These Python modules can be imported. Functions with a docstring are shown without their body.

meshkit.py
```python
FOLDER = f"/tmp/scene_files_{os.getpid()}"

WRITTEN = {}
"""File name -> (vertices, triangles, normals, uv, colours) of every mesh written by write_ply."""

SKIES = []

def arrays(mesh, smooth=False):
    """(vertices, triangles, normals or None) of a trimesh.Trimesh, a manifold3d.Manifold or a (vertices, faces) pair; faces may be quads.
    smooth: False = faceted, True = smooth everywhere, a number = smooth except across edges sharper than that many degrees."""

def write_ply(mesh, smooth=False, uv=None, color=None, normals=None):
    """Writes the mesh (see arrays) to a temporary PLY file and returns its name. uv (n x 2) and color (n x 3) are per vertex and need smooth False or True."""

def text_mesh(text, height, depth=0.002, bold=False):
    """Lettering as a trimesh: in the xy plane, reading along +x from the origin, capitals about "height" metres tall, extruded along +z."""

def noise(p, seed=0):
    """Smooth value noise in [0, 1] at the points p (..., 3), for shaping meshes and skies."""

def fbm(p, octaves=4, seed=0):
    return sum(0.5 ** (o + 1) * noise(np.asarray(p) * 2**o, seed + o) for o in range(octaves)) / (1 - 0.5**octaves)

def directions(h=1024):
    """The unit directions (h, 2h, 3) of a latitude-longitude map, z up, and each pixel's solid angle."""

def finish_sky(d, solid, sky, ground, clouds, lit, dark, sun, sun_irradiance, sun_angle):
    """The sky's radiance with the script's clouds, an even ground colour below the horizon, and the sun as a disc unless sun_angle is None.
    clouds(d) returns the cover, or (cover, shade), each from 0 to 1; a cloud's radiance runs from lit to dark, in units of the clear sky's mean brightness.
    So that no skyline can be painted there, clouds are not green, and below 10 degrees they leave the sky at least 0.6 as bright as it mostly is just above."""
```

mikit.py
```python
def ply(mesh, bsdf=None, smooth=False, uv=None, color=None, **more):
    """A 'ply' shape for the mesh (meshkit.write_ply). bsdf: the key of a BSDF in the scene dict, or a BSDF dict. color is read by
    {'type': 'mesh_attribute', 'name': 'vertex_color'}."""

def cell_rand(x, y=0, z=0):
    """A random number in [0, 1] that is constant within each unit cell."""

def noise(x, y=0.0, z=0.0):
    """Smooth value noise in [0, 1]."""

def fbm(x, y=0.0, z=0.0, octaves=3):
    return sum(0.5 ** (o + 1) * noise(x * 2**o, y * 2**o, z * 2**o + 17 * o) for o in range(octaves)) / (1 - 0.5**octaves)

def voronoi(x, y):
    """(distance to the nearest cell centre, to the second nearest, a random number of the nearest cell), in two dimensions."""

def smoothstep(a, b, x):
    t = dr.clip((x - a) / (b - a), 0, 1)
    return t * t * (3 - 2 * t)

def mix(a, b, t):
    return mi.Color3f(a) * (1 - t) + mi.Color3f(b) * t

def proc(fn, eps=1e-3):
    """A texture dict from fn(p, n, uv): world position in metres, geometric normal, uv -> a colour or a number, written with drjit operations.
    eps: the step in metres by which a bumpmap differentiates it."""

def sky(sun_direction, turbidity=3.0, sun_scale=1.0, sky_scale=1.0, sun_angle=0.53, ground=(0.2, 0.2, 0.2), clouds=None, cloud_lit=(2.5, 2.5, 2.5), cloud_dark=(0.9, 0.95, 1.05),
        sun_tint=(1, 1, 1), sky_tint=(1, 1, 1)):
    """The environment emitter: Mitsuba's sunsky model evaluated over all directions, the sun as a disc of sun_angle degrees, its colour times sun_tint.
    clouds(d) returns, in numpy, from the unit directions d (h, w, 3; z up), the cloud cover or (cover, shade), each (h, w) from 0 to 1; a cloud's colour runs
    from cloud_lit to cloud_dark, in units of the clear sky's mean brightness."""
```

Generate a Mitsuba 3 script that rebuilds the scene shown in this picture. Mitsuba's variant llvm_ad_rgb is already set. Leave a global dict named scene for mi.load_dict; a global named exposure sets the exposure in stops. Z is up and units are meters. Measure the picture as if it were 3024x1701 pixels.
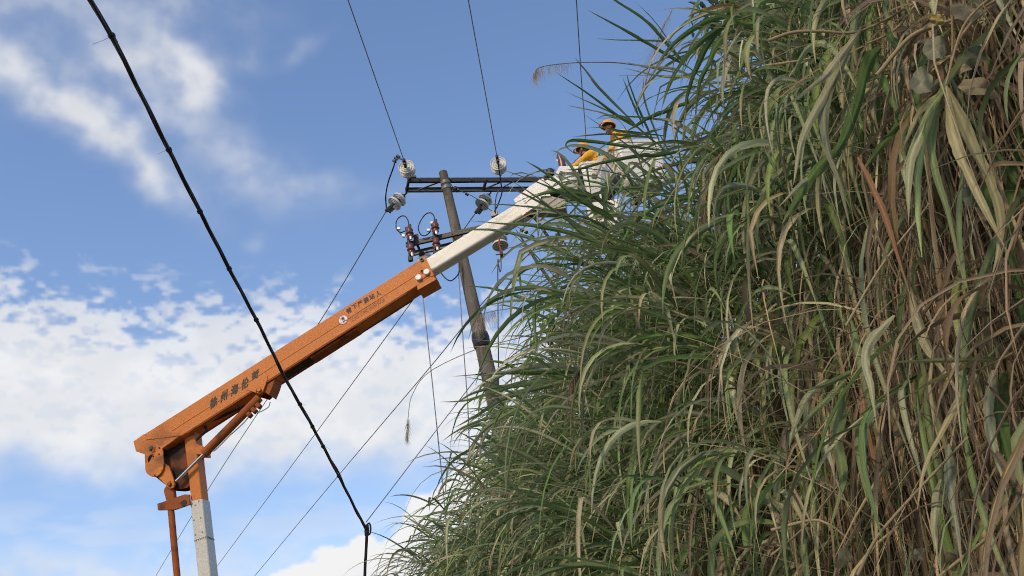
import math, random
import numpy as np
import trimesh
import manifold3d as m3
import drjit as dr
import mitsuba as mi
from shapely.geometry import Polygon
import mikit, meshkit
from mikit import proc, noise, fbm, smoothstep, mix

# ------------------------------------------------------------------ camera, sky, exposure
T = mi.ScalarTransform4f
scene, labels = {}, {}
W, H, HFOV = 3024.0, 1701.0, 60.0
PITCH, ROLL = math.radians(26), math.radians(10)
EYE = np.array([0.0, 0.0, 1.6])
FWD = np.array([0.0, math.cos(PITCH), math.sin(PITCH)])
UP = np.array([math.sin(ROLL), -math.sin(PITCH) * math.cos(ROLL), math.cos(PITCH) * math.cos(ROLL)])
RIGHT = np.cross(FWD, UP)
FOC = W / 2 / math.tan(math.radians(HFOV / 2))
scene['camera'] = {'type': 'perspective', 'fov': HFOV, 'fov_axis': 'x', 'near_clip': 0.05, 'far_clip': 5000.0,
                   'to_world': T().look_at(origin=EYE.tolist(), target=(EYE + FWD).tolist(), up=UP.tolist())}
exposure = 2.0

def sstep(a, b, x):
    t = np.clip((x - a) / (b - a), 0, 1)
    return t * t * (3 - 2 * t)

def clouds(d):
    """Cirrus wisps high up, a broken altocumulus sheet below them and cumulus near the horizon; fixed to compass directions."""
    az = np.degrees(np.arctan2(d[..., 0], d[..., 1])); el = np.degrees(np.arcsin(np.clip(d[..., 2], -1, 1)))
    P = d / np.maximum(d[..., 2:3], 0.12)                  # the layer's own plane
    w1 = meshkit.fbm(d * 9.0, 4, 3) - .5; w2 = meshkit.fbm(d * 9.0 + 31.0, 4, 5) - .5
    w3 = meshkit.fbm(d * 30.0, 4, 7) - .5
    A, E = az + 3.2 * w1 + 1.3 * w3, el + 2.6 * w2 + 1.1 * w3
    def blob(ca, ce, sa, se, rot=0.0):
        c, s = math.cos(math.radians(rot)), math.sin(math.radians(rot))
        x, y = (A - ca) * c + (E - ce) * s, -(A - ca) * s + (E - ce) * c
        return np.exp(-(x / sa) ** 2 - (y / se) ** 2)
    fine = meshkit.fbm(np.stack([d[..., 0] * 40 + d[..., 2] * 26, d[..., 1] * 34, d[..., 2] * 44 - d[..., 0] * 18], -1), 5, 11)
    wisp = (1.25 * blob(-31.0, 38.2, 5.0, 1.15, -22) + 1.35 * blob(-26.4, 35.8, 4.2, .95, -33) + .5 * blob(-34.5, 39.8, 3.0, .9, -15) + 1.0 * blob(-27.2, 41.1, 3.2, 1.0, 0) + 1.2 * blob(-22.9, 41.0, 2.4, .9, -24) + 1.25 * blob(-21.6, 39.4, 1.2, 1.2, -50)
            + .42 * blob(-25.5, 39.0, 4.0, 1.3, -25) + .36 * blob(-17.6, 34.6, 3.2, 1.7, -30) + .16 * blob(-20.5, 37.0, 5, 1.6, -30) + .20 * blob(-12.0, 33.6, 7, .8, -4) + .42 * blob(-29.0, 43.6, 9, 1.4, 0) + .30 * blob(-35.5, 41.8, 2.8, 3, 0) + .22 * blob(-14, 42.2, 2.0, .5, 20) + .20 * blob(-18.6, 41.4, 1.3, .6, 10) + .26 * blob(-17.3, 30.4, .8, .5, 0))
    wisp = 1.05 * (1 - np.exp(-wisp * (0.40 + .95 * sstep(.25, .75, fine))))
    # the altocumulus sheet: q is height in it, the sheet lies a little tilted
    q = el + 0.06 * (az + 20) + 1.5 * w2
    cell = .62 * meshkit.fbm(d * np.array([52., 52., 80.]) + w1[..., None] * 2.2, 3, 33) + .38 * meshkit.fbm(d * np.array([120., 120., 175.]), 3, 37)
    big = meshkit.fbm(d * 13.0, 3, 25)
    left = sstep(-2.0, -15.0, az)
    dens = sstep(28.8, 22.8, q + 4.0 * (big - .5))
    thr = .56 - .30 * dens
    top = sstep(thr, thr + .15 + .08 * dens, cell) * sstep(29.8, 27.0, q)
    base = sstep(14.3 + .3 * left, 18.4 + .2 * left, q + 3.6 * (meshkit.fbm(d * 26.0, 4, 41) - .5))
    solid = sstep(25.4, 22.2, q + 2.4 * (big - .5)) * base
    puff = cell
    side = sstep(16.0, 2.0, az) * 0.9 + .1
    sheet = np.maximum(top * (.44 + .50 * dens) * base, solid * (.86 + .45 * (cell - .45))) * (0.42 + 0.58 * sstep(8.0, -5.0, az)) * side
    low = 0.30 * sstep(16.2, 13.0, q) * sstep(.46, .66, meshkit.fbm(d * np.array([16., 16., 44.]), 4, 51)) * sstep(6.0, 10.5, el)
    low = np.maximum(low, .55 * sstep(13.4, 11.2, q + 2.2 * w2) * sstep(-12, -19, az) * (.5 + .5 * sstep(.35, .6, fine)) * sstep(6.0, 9.0, el)); low = np.maximum(low, .62 * blob(-22.5, 12.4, 2.6, 1.7) * sstep(.3, .6, fine))
    # cumulus heads with a crisp upper outline
    xs = [-180, -40, -24, -19, -16.4, -13.6, -12.1, -10.9, -9.6, -8.3, -6.8, -4.2, -1.5, 2, 8, 14, 30, 60, 180]
    ys = [6.5, 7.5, 8.8, 9.5, 10.5, 11.9, 12.3, 11.7, 12.5, 13.8, 14.8, 15.6, 16.0, 17.0, 15, 12, 9, 7, 6.5]
    bump = meshkit.fbm(d * 40.0, 5, 61) - .5
    edge = el - np.interp(az, xs, ys) - 2.2 * bump
    cum = sstep(.22, -.2, edge)
    cover = 1 - (1 - np.clip(wisp, 0, .93)) * (1 - np.clip(sheet, 0, 1)) * (1 - np.clip(low, 0, 1)) * (1 - cum)
    shade = np.where(cum > .5, sstep(-.4, -6.5, edge) * .34 * meshkit.fbm(d * 24.0, 4, 71) * 2, .30 * sstep(.35, .65, meshkit.fbm(d * 26.0, 4, 81)) + .25 * (1 - np.clip(sheet, 0, 1)))
    # beyond the view the broken sheet simply goes on
    return np.clip(cover, 0, 1), np.clip(shade, 0, 1)

SUN = np.array([-0.34, -0.72, 0.61])
scene['sky_light'] = mikit.sky(SUN.tolist(), turbidity=3.0, sun_scale=0.38, sky_scale=1.6, sun_angle=5.0, ground=(.06, .06, .045),
                               clouds=clouds, cloud_lit=(1.74, 1.74, 1.75), cloud_dark=(1.18, 1.23, 1.33), sky_tint=(1.12, 1.0, 1.0), sun_tint=(1.0, .95, .88))

# ------------------------------------------------------------------ helpers
def ray(px, py):
    return FWD + RIGHT * (px - W / 2) / FOC + UP * (H / 2 - py) / FOC
def PD(px, py, d):            # a point of the place, from where the photo shows it and its depth
    return EYE + ray(px, py) * d
def PY(px, py, y):            # ... and its distance along the road
    r = ray(px, py); return EYE + r * (y - EYE[1]) / r[1]
def PZ(px, py, z):            # ... and its height above the road
    r = ray(px, py); return EYE + r * (z - EYE[2]) / r[2]
def unit(v):
    v = np.asarray(v, float); return v / np.linalg.norm(v)
def key_for(name):
    if name not in scene and not any(k.startswith(name + '__') for k in scene): return name
    i = 1
    while True:
        k = f'{name}_{i:03d}'
        if k not in scene and not any(q.startswith(k + '__') for q in scene): return k
        i += 1
def tag(key, label=None, cat=None, group=None, kind=None):
    d = labels.setdefault(key, {})
    for k, v in (('label', label), ('category', cat), ('group', group), ('kind', kind)):
        if v: d[k] = v
    return key
def add(name, mesh, bsdf, parent=None, smooth=False, **more):
    key = key_for((parent + '__' if parent else '') + name)
    scene[key] = mikit.ply(mesh, bsdf, smooth=smooth, **more)
    return key
def cat(*ms):
    return trimesh.util.concatenate([m for m in ms if m is not None])
def to_tm(man):
    me = man.to_mesh(); return trimesh.Trimesh(me.vert_properties[:, :3], me.tri_verts, process=False)
def hull(pts):
    return trimesh.convex.convex_hull(np.asarray(pts, float))
def frames(pts):
    pts = np.asarray(pts, float); t = np.gradient(pts, axis=0); t /= np.linalg.norm(t, axis=1, keepdims=True) + 1e-12
    a = np.cross(t[0], [0, 0, 1.0]); a = a if np.linalg.norm(a) > 1e-3 else np.cross(t[0], [1.0, 0, 0])
    out = []
    for k in range(len(pts)):
        a = a - t[k] * (a @ t[k]); a /= np.linalg.norm(a) + 1e-12
        out.append((a.copy(), np.cross(t[k], a)))
    return pts, t, out
def tube(pts, r, n=8, caps=True):
    pts, t, fr = frames(pts); r = np.broadcast_to(r, len(pts))
    ang = np.arange(n) * 2 * np.pi / n
    V = np.concatenate([p + rr * (np.cos(ang)[:, None] * a + np.sin(ang)[:, None] * b) for p, rr, (a, b) in zip(pts, r, fr)])
    F = []
    for k in range(len(pts) - 1):
        for j in range(n):
            q = (j + 1) % n; F += [[k * n + j, k * n + q, (k + 1) * n + q], [k * n + j, (k + 1) * n + q, (k + 1) * n + j]]
    if caps:
        c0, c1 = len(V), len(V) + 1; V = np.vstack([V, pts[0], pts[-1]]); e = (len(pts) - 1) * n
        for j in range(n):
            q = (j + 1) % n; F += [[c0, q, j], [c1, e + j, e + q]]
    return trimesh.Trimesh(V, F, process=False)
def lathe(prof, p0, axis, n=28):
    """prof: (radius, distance along axis) pairs from p0."""
    axis = unit(axis); a = np.cross(axis, [0, 0, 1.0]); a = unit(a) if np.linalg.norm(a) > 1e-3 else np.array([1.0, 0, 0]); b = np.cross(axis, a)
    ang = np.arange(n) * 2 * np.pi / n; ring = np.cos(ang)[:, None] * a + np.sin(ang)[:, None] * b
    V = np.concatenate([np.asarray(p0) + axis * s + ring * max(r, 1e-4) for r, s in prof]); F = []
    for k in range(len(prof) - 1):
        for j in range(n):
            q = (j + 1) % n; F += [[k * n + j, k * n + q, (k + 1) * n + q], [k * n + j, (k + 1) * n + q, (k + 1) * n + j]]
    return trimesh.Trimesh(V, F, process=False)
def rod(p, q, r, n=12, r1=None):
    return tube([p, np.asarray(p) * .5 + np.asarray(q) * .5, q], [r, (r + (r1 or r)) / 2, r1 or r], n)
def curve(pts, n=40):
    """A smooth curve through the points (Catmull-Rom)."""
    p = np.asarray(pts, float); p = np.vstack([2 * p[0] - p[1], p, 2 * p[-1] - p[-2]]); out = []
    m = len(p) - 3
    for s in np.linspace(0, m - 1e-9, n):
        i = int(s); u = s - i; a, b, c, d = p[i:i + 4]
        out.append(.5 * ((2 * b) + (c - a) * u + (2 * a - 5 * b + 4 * c - d) * u * u + (3 * b - a - 3 * c + d) * u ** 3))
    return np.array(out)
def rbox(center, ax, ay, az, size, bevel=.01):
    """A box with chamfered edges along three axes."""
    ax, ay, az = unit(ax), unit(ay), unit(az); h = np.asarray(size, float) / 2; b = min(bevel, h.min() * .45); P = []
    for sx in (-1, 1):
        for sy in (-1, 1):
            for sz in (-1, 1):
                for k in range(3):
                    e = h - b; e[k] = h[k]; P.append(np.asarray(center) + ax * sx * e[0] + ay * sy * e[1] + az * sz * e[2])
    return hull(P)
def bar(p, q, w, h, up=(0, 0, 1), bevel=.004):
    p, q = np.asarray(p, float), np.asarray(q, float); x = unit(q - p); y = unit(np.cross(up, x)); z = np.cross(x, y)
    return rbox((p + q) / 2, x, y, z, (np.linalg.norm(q - p), w, h), bevel)

class Plane:
    """An upright plane of the place (the side of the boom); shapes are drawn on it and given their thickness behind it."""
    def __init__(self, origin, yaw):
        self.o = np.asarray(origin, float); c, s = math.cos(yaw), math.sin(yaw)
        self.h, self.n = np.array([c, -s, 0]), np.array([-s, -c, 0])
    def pt(self, px, py, off=0.0):
        r = ray(px, py); o = self.o - self.n * off
        return EYE + r * (((o - EYE) @ self.n) / (r @ self.n))
    def hz(self, p):
        q = np.asarray(p) - self.o; return np.array([q @ self.h, q[2]])
    def world(self, h, z, off):
        return self.o + self.h * h + np.array([0, 0, 1.0]) * z - self.n * off
    def prism(self, poly, off0, off1, bevel=0.0, convex=False, at=None):
        at = off0 if at is None else at
        P = np.array([self.hz(self.pt(x, y, at)) for x, y in poly])
        return self.prism_hz(P, off0, off1, bevel, convex)
    def prism_hz(self, P, off0, off1, bevel=0.0, convex=False):
        if convex:
            g = Polygon(P).convex_hull; q = np.array(g.exterior.coords)
            s = np.array(g.buffer(-bevel, join_style=2).exterior.coords) if bevel else q
            return hull([self.world(h, z, o) for ring, offs in ((s, (off0, off1)), (q, (off0 + bevel, off1 - bevel))) for o in offs for h, z in ring])
        g = Polygon(P); g = g if g.is_valid else g.buffer(0)
        m = trimesh.creation.extrude_polygon(g, off1 - off0, engine='earcut'); v = m.vertices
        m.vertices = self.o + v[:, :1] * self.h + v[:, 1:2] * np.array([0, 0, 1.0]) - self.n * (off1 - v[:, 2:3])
        return m

# ------------------------------------------------------------------ materials
def pr(color, rough=.5, metal=0.0, spec=.5, coat=0.0, two=True):
    b = {'type': 'principled', 'base_color': color if isinstance(color, dict) else {'type': 'rgb', 'value': list(color)}, 'roughness': rough, 'metallic': metal, 'specular': spec}
    if coat: b['clearcoat'] = coat; b['clearcoat_gloss'] = .7
    return {'type': 'twosided', 'bsdf': b} if two else b
PIV = PY(450, 1330, 13.5)
def orange_fn(p, n, uv):
    s = fbm(p.x * 1.5, p.y * 1.5, p.z * 1.5, 3); g = fbm(p.x * 3.1, p.y * 3.1, p.z * 3.1, 3)
    c = mix((.62, .205, .045), (.55, .178, .038), s)
    c = mix(c, (.45, .130, .026), .6 * smoothstep(.55, .8, g))
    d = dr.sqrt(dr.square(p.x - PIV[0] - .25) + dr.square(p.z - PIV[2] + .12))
    soot_and_shade = smoothstep(.75, .05, d) * smoothstep(.35, .75, fbm(p.x * 3.5 + 9, p.y * 3.5, p.z * 5, 4))
    return mix(c, (.05, .030, .018), .85 * soot_and_shade)
def rust_orange_fn(p, n, uv):
    s = fbm(p.x * 4, p.y * 4, p.z * 4, 3); g = fbm(p.x * 6, p.y * 6, p.z * 6, 3)
    c = mix((.36, .105, .026), (.24, .066, .020), s)
    return mix(c, (.05, .028, .018), .75 * smoothstep(.55, .82, g))
def grease_shade_fn(p, n, uv):  # grease, with the deep shade under the boom painted into the dark tone
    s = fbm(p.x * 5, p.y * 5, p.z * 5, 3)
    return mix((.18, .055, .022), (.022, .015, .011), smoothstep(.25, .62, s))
def white_fn(p, n, uv):
    s = fbm(p.x * 2, p.y * 2, p.z * 2, 3); g = fbm(p.x * 4, p.y * 4, p.z * 1.5, 3)
    c = mix((.80, .80, .76), (.76, .75, .68), s)
    return mix(c, (.40, .36, .27), .5 * smoothstep(.66, .9, g))
def sleeve_fn(p, n, uv):
    s = fbm(p.x * 3, p.y * 3, p.z * 1.2, 3); g = fbm(p.x * 6, p.y * 6, p.z * 1.0, 3)
    c = mix((.57, .57, .51), (.50, .495, .43), s)
    return mix(c, (.25, .24, .20), .45 * smoothstep(.66, .9, g))
def telescope_fn(p, n, uv):
    s = fbm(p.x * 1.0, p.y * 1.0, p.z * 1.0, 3); g = fbm((p.x * .86 + p.z * .5) * 1.2, p.y * 5, (p.z * .86 - p.x * .5) * 12, 3)
    c = mix((.80, .79, .71), (.75, .73, .64), s)
    return mix(c, (.45, .41, .31), .55 * smoothstep(.62, .85, g))
def concrete_fn(p, n, uv):
    s = fbm(p.x * 11, p.y * 11, p.z * 1.2, 3); g = fbm(p.x * 5, p.y * 5, p.z * 5, 3)
    c = mix((.175, .160, .138), (.092, .080, .066), smoothstep(.3, .7, s))
    return mix(c, (.30, .27, .23), .5 * smoothstep(.6, .8, g))
def steel_fn(p, n, uv):
    s = fbm(p.x * 12, p.y * 12, p.z * 12, 4)
    return mix((.22, .23, .24), (.13, .12, .115), s)
def porcelain_fn(p, n, uv):
    s = fbm(p.x * 6, p.y * 6, p.z * 6, 3)
    return mix((.66, .68, .66), (.52, .50, .43), smoothstep(.5, .8, s))
def soil_fn(p, n, uv):
    s = fbm(p.x * 5, p.y * 5, p.z * 5, 4)
    return mix((.045, .035, .022), (.100, .076, .048), s)
def asphalt_fn(p, n, uv):
    return mix((.045, .045, .047), (.075, .073, .07), fbm(p.x * 30, p.y * 30, p.z * 30, 4))
def turf_fn(p, n, uv):
    return mix((.035, .050, .018), (.085, .075, .036), fbm(p.x * 2, p.y * 2, p.z * 2, 5))
MAT = {
    'orange_paint': pr(proc(orange_fn), .5, spec=.25), 'rusty_orange_paint': pr(proc(rust_orange_fn), .65, spec=.2), 'greasy_shaded_paint': pr(proc(grease_shade_fn), .7, spec=.2),
    'white_paint': pr(proc(white_fn), .4), 'grey_white_paint': pr(proc(sleeve_fn), .45), 'telescope_paint': pr(proc(telescope_fn), .45),
    'concrete': pr(proc(concrete_fn), .85, spec=.2), 'galvanised_steel': pr(proc(steel_fn), .5, .35), 'porcelain': pr(proc(porcelain_fn), .35),
    'dark_steel': pr((.045, .042, .040), .5, .3), 'chrome': pr((.75, .76, .78), .18, 1.0), 'rubber': pr((.018, .019, .021), .55), 'cable_black': pr((.012, .013, .016), .5),
    'blue_black_cable': pr((.020, .030, .055), .4), 'wire_grey': pr((.24, .255, .29), .5, .1), 'brown_glaze': pr((.13, .042, .032), .3, coat=.5),
    'bright_metal': pr((.75, .75, .73), .3, .3), 'helmet_yellow': pr((.78, .40, .035), .28, coat=.5), 'jacket_yellow': pr((.80, .42, .045), .85, spec=.2),
    'skin': pr((.32, .17, .11), .55), 'hair': pr((.015, .012, .010), .6), 'trouser_blue': pr((.03, .04, .08), .85), 'red_strap': pr((.30, .03, .03), .5),
    'red_reflector': pr((.40, .022, .022), .3), 'letter_black': pr((.030, .022, .016), .6), 'letter_brown': pr((.10, .042, .020), .6), 'sign_white': pr((.70, .68, .66), .5), 'sign_red': pr((.42, .045, .05), .5),
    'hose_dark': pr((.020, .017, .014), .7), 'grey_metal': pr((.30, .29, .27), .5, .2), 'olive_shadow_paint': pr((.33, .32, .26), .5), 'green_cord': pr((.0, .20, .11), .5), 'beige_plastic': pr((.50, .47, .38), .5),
    'soil': pr(proc(soil_fn), .95, spec=.1), 'asphalt': pr(proc(asphalt_fn), .9, spec=.3), 'turf': pr(proc(turf_fn), .95, spec=.1), 'glass_dark': pr((.02, .025, .03), .08), 'tyre': pr((.02, .02, .02), .8),
    'soot_and_shade': pr((.035, .022, .014), .8),  # near-black web colour: grime plus the painted shade beneath the boom
    'bark': pr((.10, .075, .05), .9, spec=.1),
}
VC = {'type': 'mesh_attribute', 'name': 'vertex_color'}
MAT['leaf'] = {'type': 'principledthin', 'base_color': VC, 'roughness': .45, 'diff_trans': .7, 'eta': 1.4}
for k_, v_ in MAT.items(): scene['mat_' + k_] = v_
def M(n): return 'mat_' + n
GLYPHS = {
    'xu': '4,25 -1,36 15,50 24,64 34,62 37,59 51,72 58,84 67,82 69,80 69,72 77,64 95,52 95,49 89,42 83,43 68,42 67,40 67,35 92,34 92,23 82,21 93,6 94,-1 88,-5 83,-5 80,3 70,16 71,22 68,22 67,-5 63,-10 46,-12 41,-1 37,-6 27,-2 27,-10 25,-12 16,-12 14,-11 14,29 8,25|60,64 52,54 69,55|27,4 29,4 32,8 38,21 30,23 29,33 31,35 54,35 54,42 41,42 39,44 32,42 30,46 27,46|43,2 54,1 54,22 50,22 50,15/0,59 0,62 8,67 21,83 27,83 33,79 30,72 9,52 6,52',
    'zhou': '0,29 9,58 20,58 21,81 33,80 33,57 41,57 46,44 48,79 60,78 60,57 66,59 75,44 76,81 87,82 89,80 88,-10 76,-9 76,28 67,27 62,42 60,42 60,-3 58,-5 50,-5 47,-3 47,28 40,25 37,26 33,38 27,9 20,-3 12,-11 9,-11 2,-2 9,5 16,18 20,44 18,44 15,32 10,25',
    'hai': '1,45 1,48 6,54 11,54 27,43 25,36 35,37 35,44 30,44 23,50 33,67 27,61 24,61 19,66 8,71 6,76 11,82 18,81 27,76 34,69 41,84 52,81 51,73 91,73 93,71 92,60 45,60 44,58 87,57 89,55 88,37 95,36 95,25 87,24 87,16 93,13 93,5 92,3 85,3 83,-5 78,-10 59,-11 55,-2 58,3 30,4 33,23 28,24 16,-9 11,-10 4,-5 4,-1 17,30 20,33|67,44 71,37 75,37 75,45|64,23 70,15 74,15 74,24|70,3 61,1 71,2|48,45 48,37 56,38 49,45|45,23 45,15 55,16 47,24|21,33 21,31 24,31 25,36',
    'lun': '0,40 0,44 13,60 23,83 29,83 35,80 32,69 25,57 26,49 44,64 56,84 67,83 69,81 67,74 78,61 96,48 96,44 91,38 86,38 79,43 79,40 83,37 83,32 50,16 50,3 76,3 78,15 83,16 90,13 89,-1 82,-9 52,-10 42,-8 37,-2 37,39 36,40 31,36 25,38 25,-10 13,-11 12,34 5,32|47,49 50,46 50,30 74,43 78,44 61,63',
    'zhe': '2,47 2,52 4,54 19,56 19,62 4,62 3,71 5,74 19,74 19,82 21,84 31,84 33,74 45,74 50,77 72,80 79,83 85,82 90,77 88,72 58,65 58,61 93,61 94,59 94,51 92,49 81,49 82,-10 70,-11 67,-7 29,-7 25,-12 15,-11 15,25 10,28 9,37 19,38 19,43 5,41|29,17 28,5 69,5 68,17|50,30 68,29 68,49 58,49 55,37|32,58 46,59 46,62 32,62|31,30 36,29 35,34 41,39 44,47 32,45',
    'bi': '2,40 2,44 8,56 8,77 10,79 45,79 48,76 62,76 62,81 71,83 75,76 91,76 91,67 86,67 84,63 94,62 94,54 75,53 76,51 91,51 91,42 75,42 75,35 82,34 82,-4 77,-10 58,-10 56,-1 70,-1 70,4 27,4 26,-10 16,-11 15,35 13,38 8,35|65,67 66,62 72,62 74,66|27,26 27,24 70,25 69,26|69,13 69,15 26,14 27,13|47,36 64,35 64,42 47,42|47,51 63,51 64,52 48,53|47,63 55,62 55,65 54,67 47,67|23,45 37,44 37,49 23,49|19,68 35,67 36,69 20,70',
    'xia': '3,74 93,74 92,64 52,64 53,51 80,37 87,32 88,29 80,21 64,33 52,38 52,-10 42,-11 40,-9 40,64 4,64',
    'yan': '1,-5 8,12 9,45 20,46 12,62 14,67 8,67 9,77 89,76 89,68 83,67 84,61 75,46 91,45 91,35 20,35 20,18 16,0 9,-11|64,51 66,51 68,54 73,67 64,67|43,47 45,45 52,45 52,67 43,66|23,66 30,49 32,49 32,67|30,47 32,45 32,47',
    'jin': '2,44 2,47 16,61 16,63 5,64 5,72 21,73 22,83 31,83 32,73 63,73 64,83 73,83 74,73 91,72 90,63 79,63 79,61 94,47 94,45 86,39 76,50 74,50 74,39 82,38 82,29 16,29 15,38 21,39 21,49 10,39 6,39|50,40 63,39 63,51 61,51|37,62 48,52 57,62 45,63|33,52 32,39 46,39 42,46/3,-4 4,-1 12,3 22,14 21,15 5,15 5,25 92,24 92,15 72,15 91,-2 91,-5 85,-9 81,-9 61,9 66,15 54,15 54,-5 51,-9 46,-11 31,-11 28,-5 28,-1 43,-1 43,15 29,15 32,12 31,7 18,-6 11,-10',
    'zhan': '4,0 3,10 13,13 7,49 9,52 4,54 4,64 20,64 15,80 24,82 32,64 45,63 45,54 40,53 34,17 43,19 44,36 58,36 59,83 70,82 70,63 94,62 93,52 70,51 70,36 90,35 89,-10 80,-10 78,-6 55,-6 53,-10 43,-10 43,8 8,-1|54,6 79,5 79,25 54,25|17,52 20,38 23,15 25,18 30,53',
    'ren': '2,-3 4,1 14,6 30,24 39,47 42,81 53,82 54,58 63,30 73,15 83,6 94,1 95,-2 89,-9 85,-9 74,-2 62,10 48,36 39,16 23,-2 11,-10',
}
# ------------------------------------------------------------------ ground, road
def sheet(name, poly, z, mat, parent=None):
    m = trimesh.creation.extrude_polygon(Polygon(poly), .3, engine='earcut'); m.apply_translation([0, 0, z - .3])
    return tag(add(name, m, M(mat), parent), kind='structure')
sheet('ground', [(-1500, -1500), (1500, -1500), (1500, 1500), (-1500, 1500)], 0.0, 'turf')
sheet('road', [(-9.5, -400), (.5, -400), (.5, 0), (-2.2, 9), (-6.5, 24), (-40, 90), (-52, 90), (-17.5, 24), (-12.4, 9), (-9.5, 0)], .3, 'asphalt')
scene['road']['to_world'] = T().translate([0, 0, -.296])

# ------------------------------------------------------------------ the bucket truck: everything its boom carries is traced on the boom's own plane
BP = Plane(PIV, math.radians(7))
TRUCK = 'bucket_truck'
tag(TRUCK, 'bucket lift truck with long orange boom and white telescopic arm raised to the pole', 'bucket truck')
z2 = lambda x, y: (550 + x / 2.635, 700 + y / 2.635)
zk = lambda x, y: (380 + x / 5.797, 1270 + y / 5.797)
zt = lambda x, y: (1560 + x / 7.245, 440 + y / 7.245)
zb = lambda x, y: (1650 + x / 5.367, 330 + y / 5.367)
zc = lambda x, y: (600 + x / 5.5725, 1040 + y / 5.5725)
BW = .335                                        # width of the orange boom
top = [zk(262, 70), z2(1850, 155)]; low = [zk(575, 312), z2(1921, 300)]
boom = TRUCK + '__upper_boom'
add('upper_boom', BP.prism([top[0], top[1], low[1], low[0]], 0, BW, .012, True), M('orange_paint'), TRUCK)
labels[boom] = {'label': 'orange upper boom with black lettering and a warning sign'}
ax = unit(BP.pt(*low[1]) - BP.pt(*low[0])); upn = unit(np.cross(np.cross(ax, BP.n), ax) * -1)
upn = unit(np.cross(BP.n, ax)); upn = upn if upn[2] > 0 else -upn
def onboom(s, t, off=0.0):                        # s metres along the lower edge, t metres up the side
    return BP.pt(*low[0]) + ax * s + upn * t - BP.n * off
BL = np.linalg.norm(BP.pt(*low[1]) - BP.pt(*low[0])); BH = abs((BP.pt(*top[1]) - BP.pt(*low[1])) @ upn)
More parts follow.
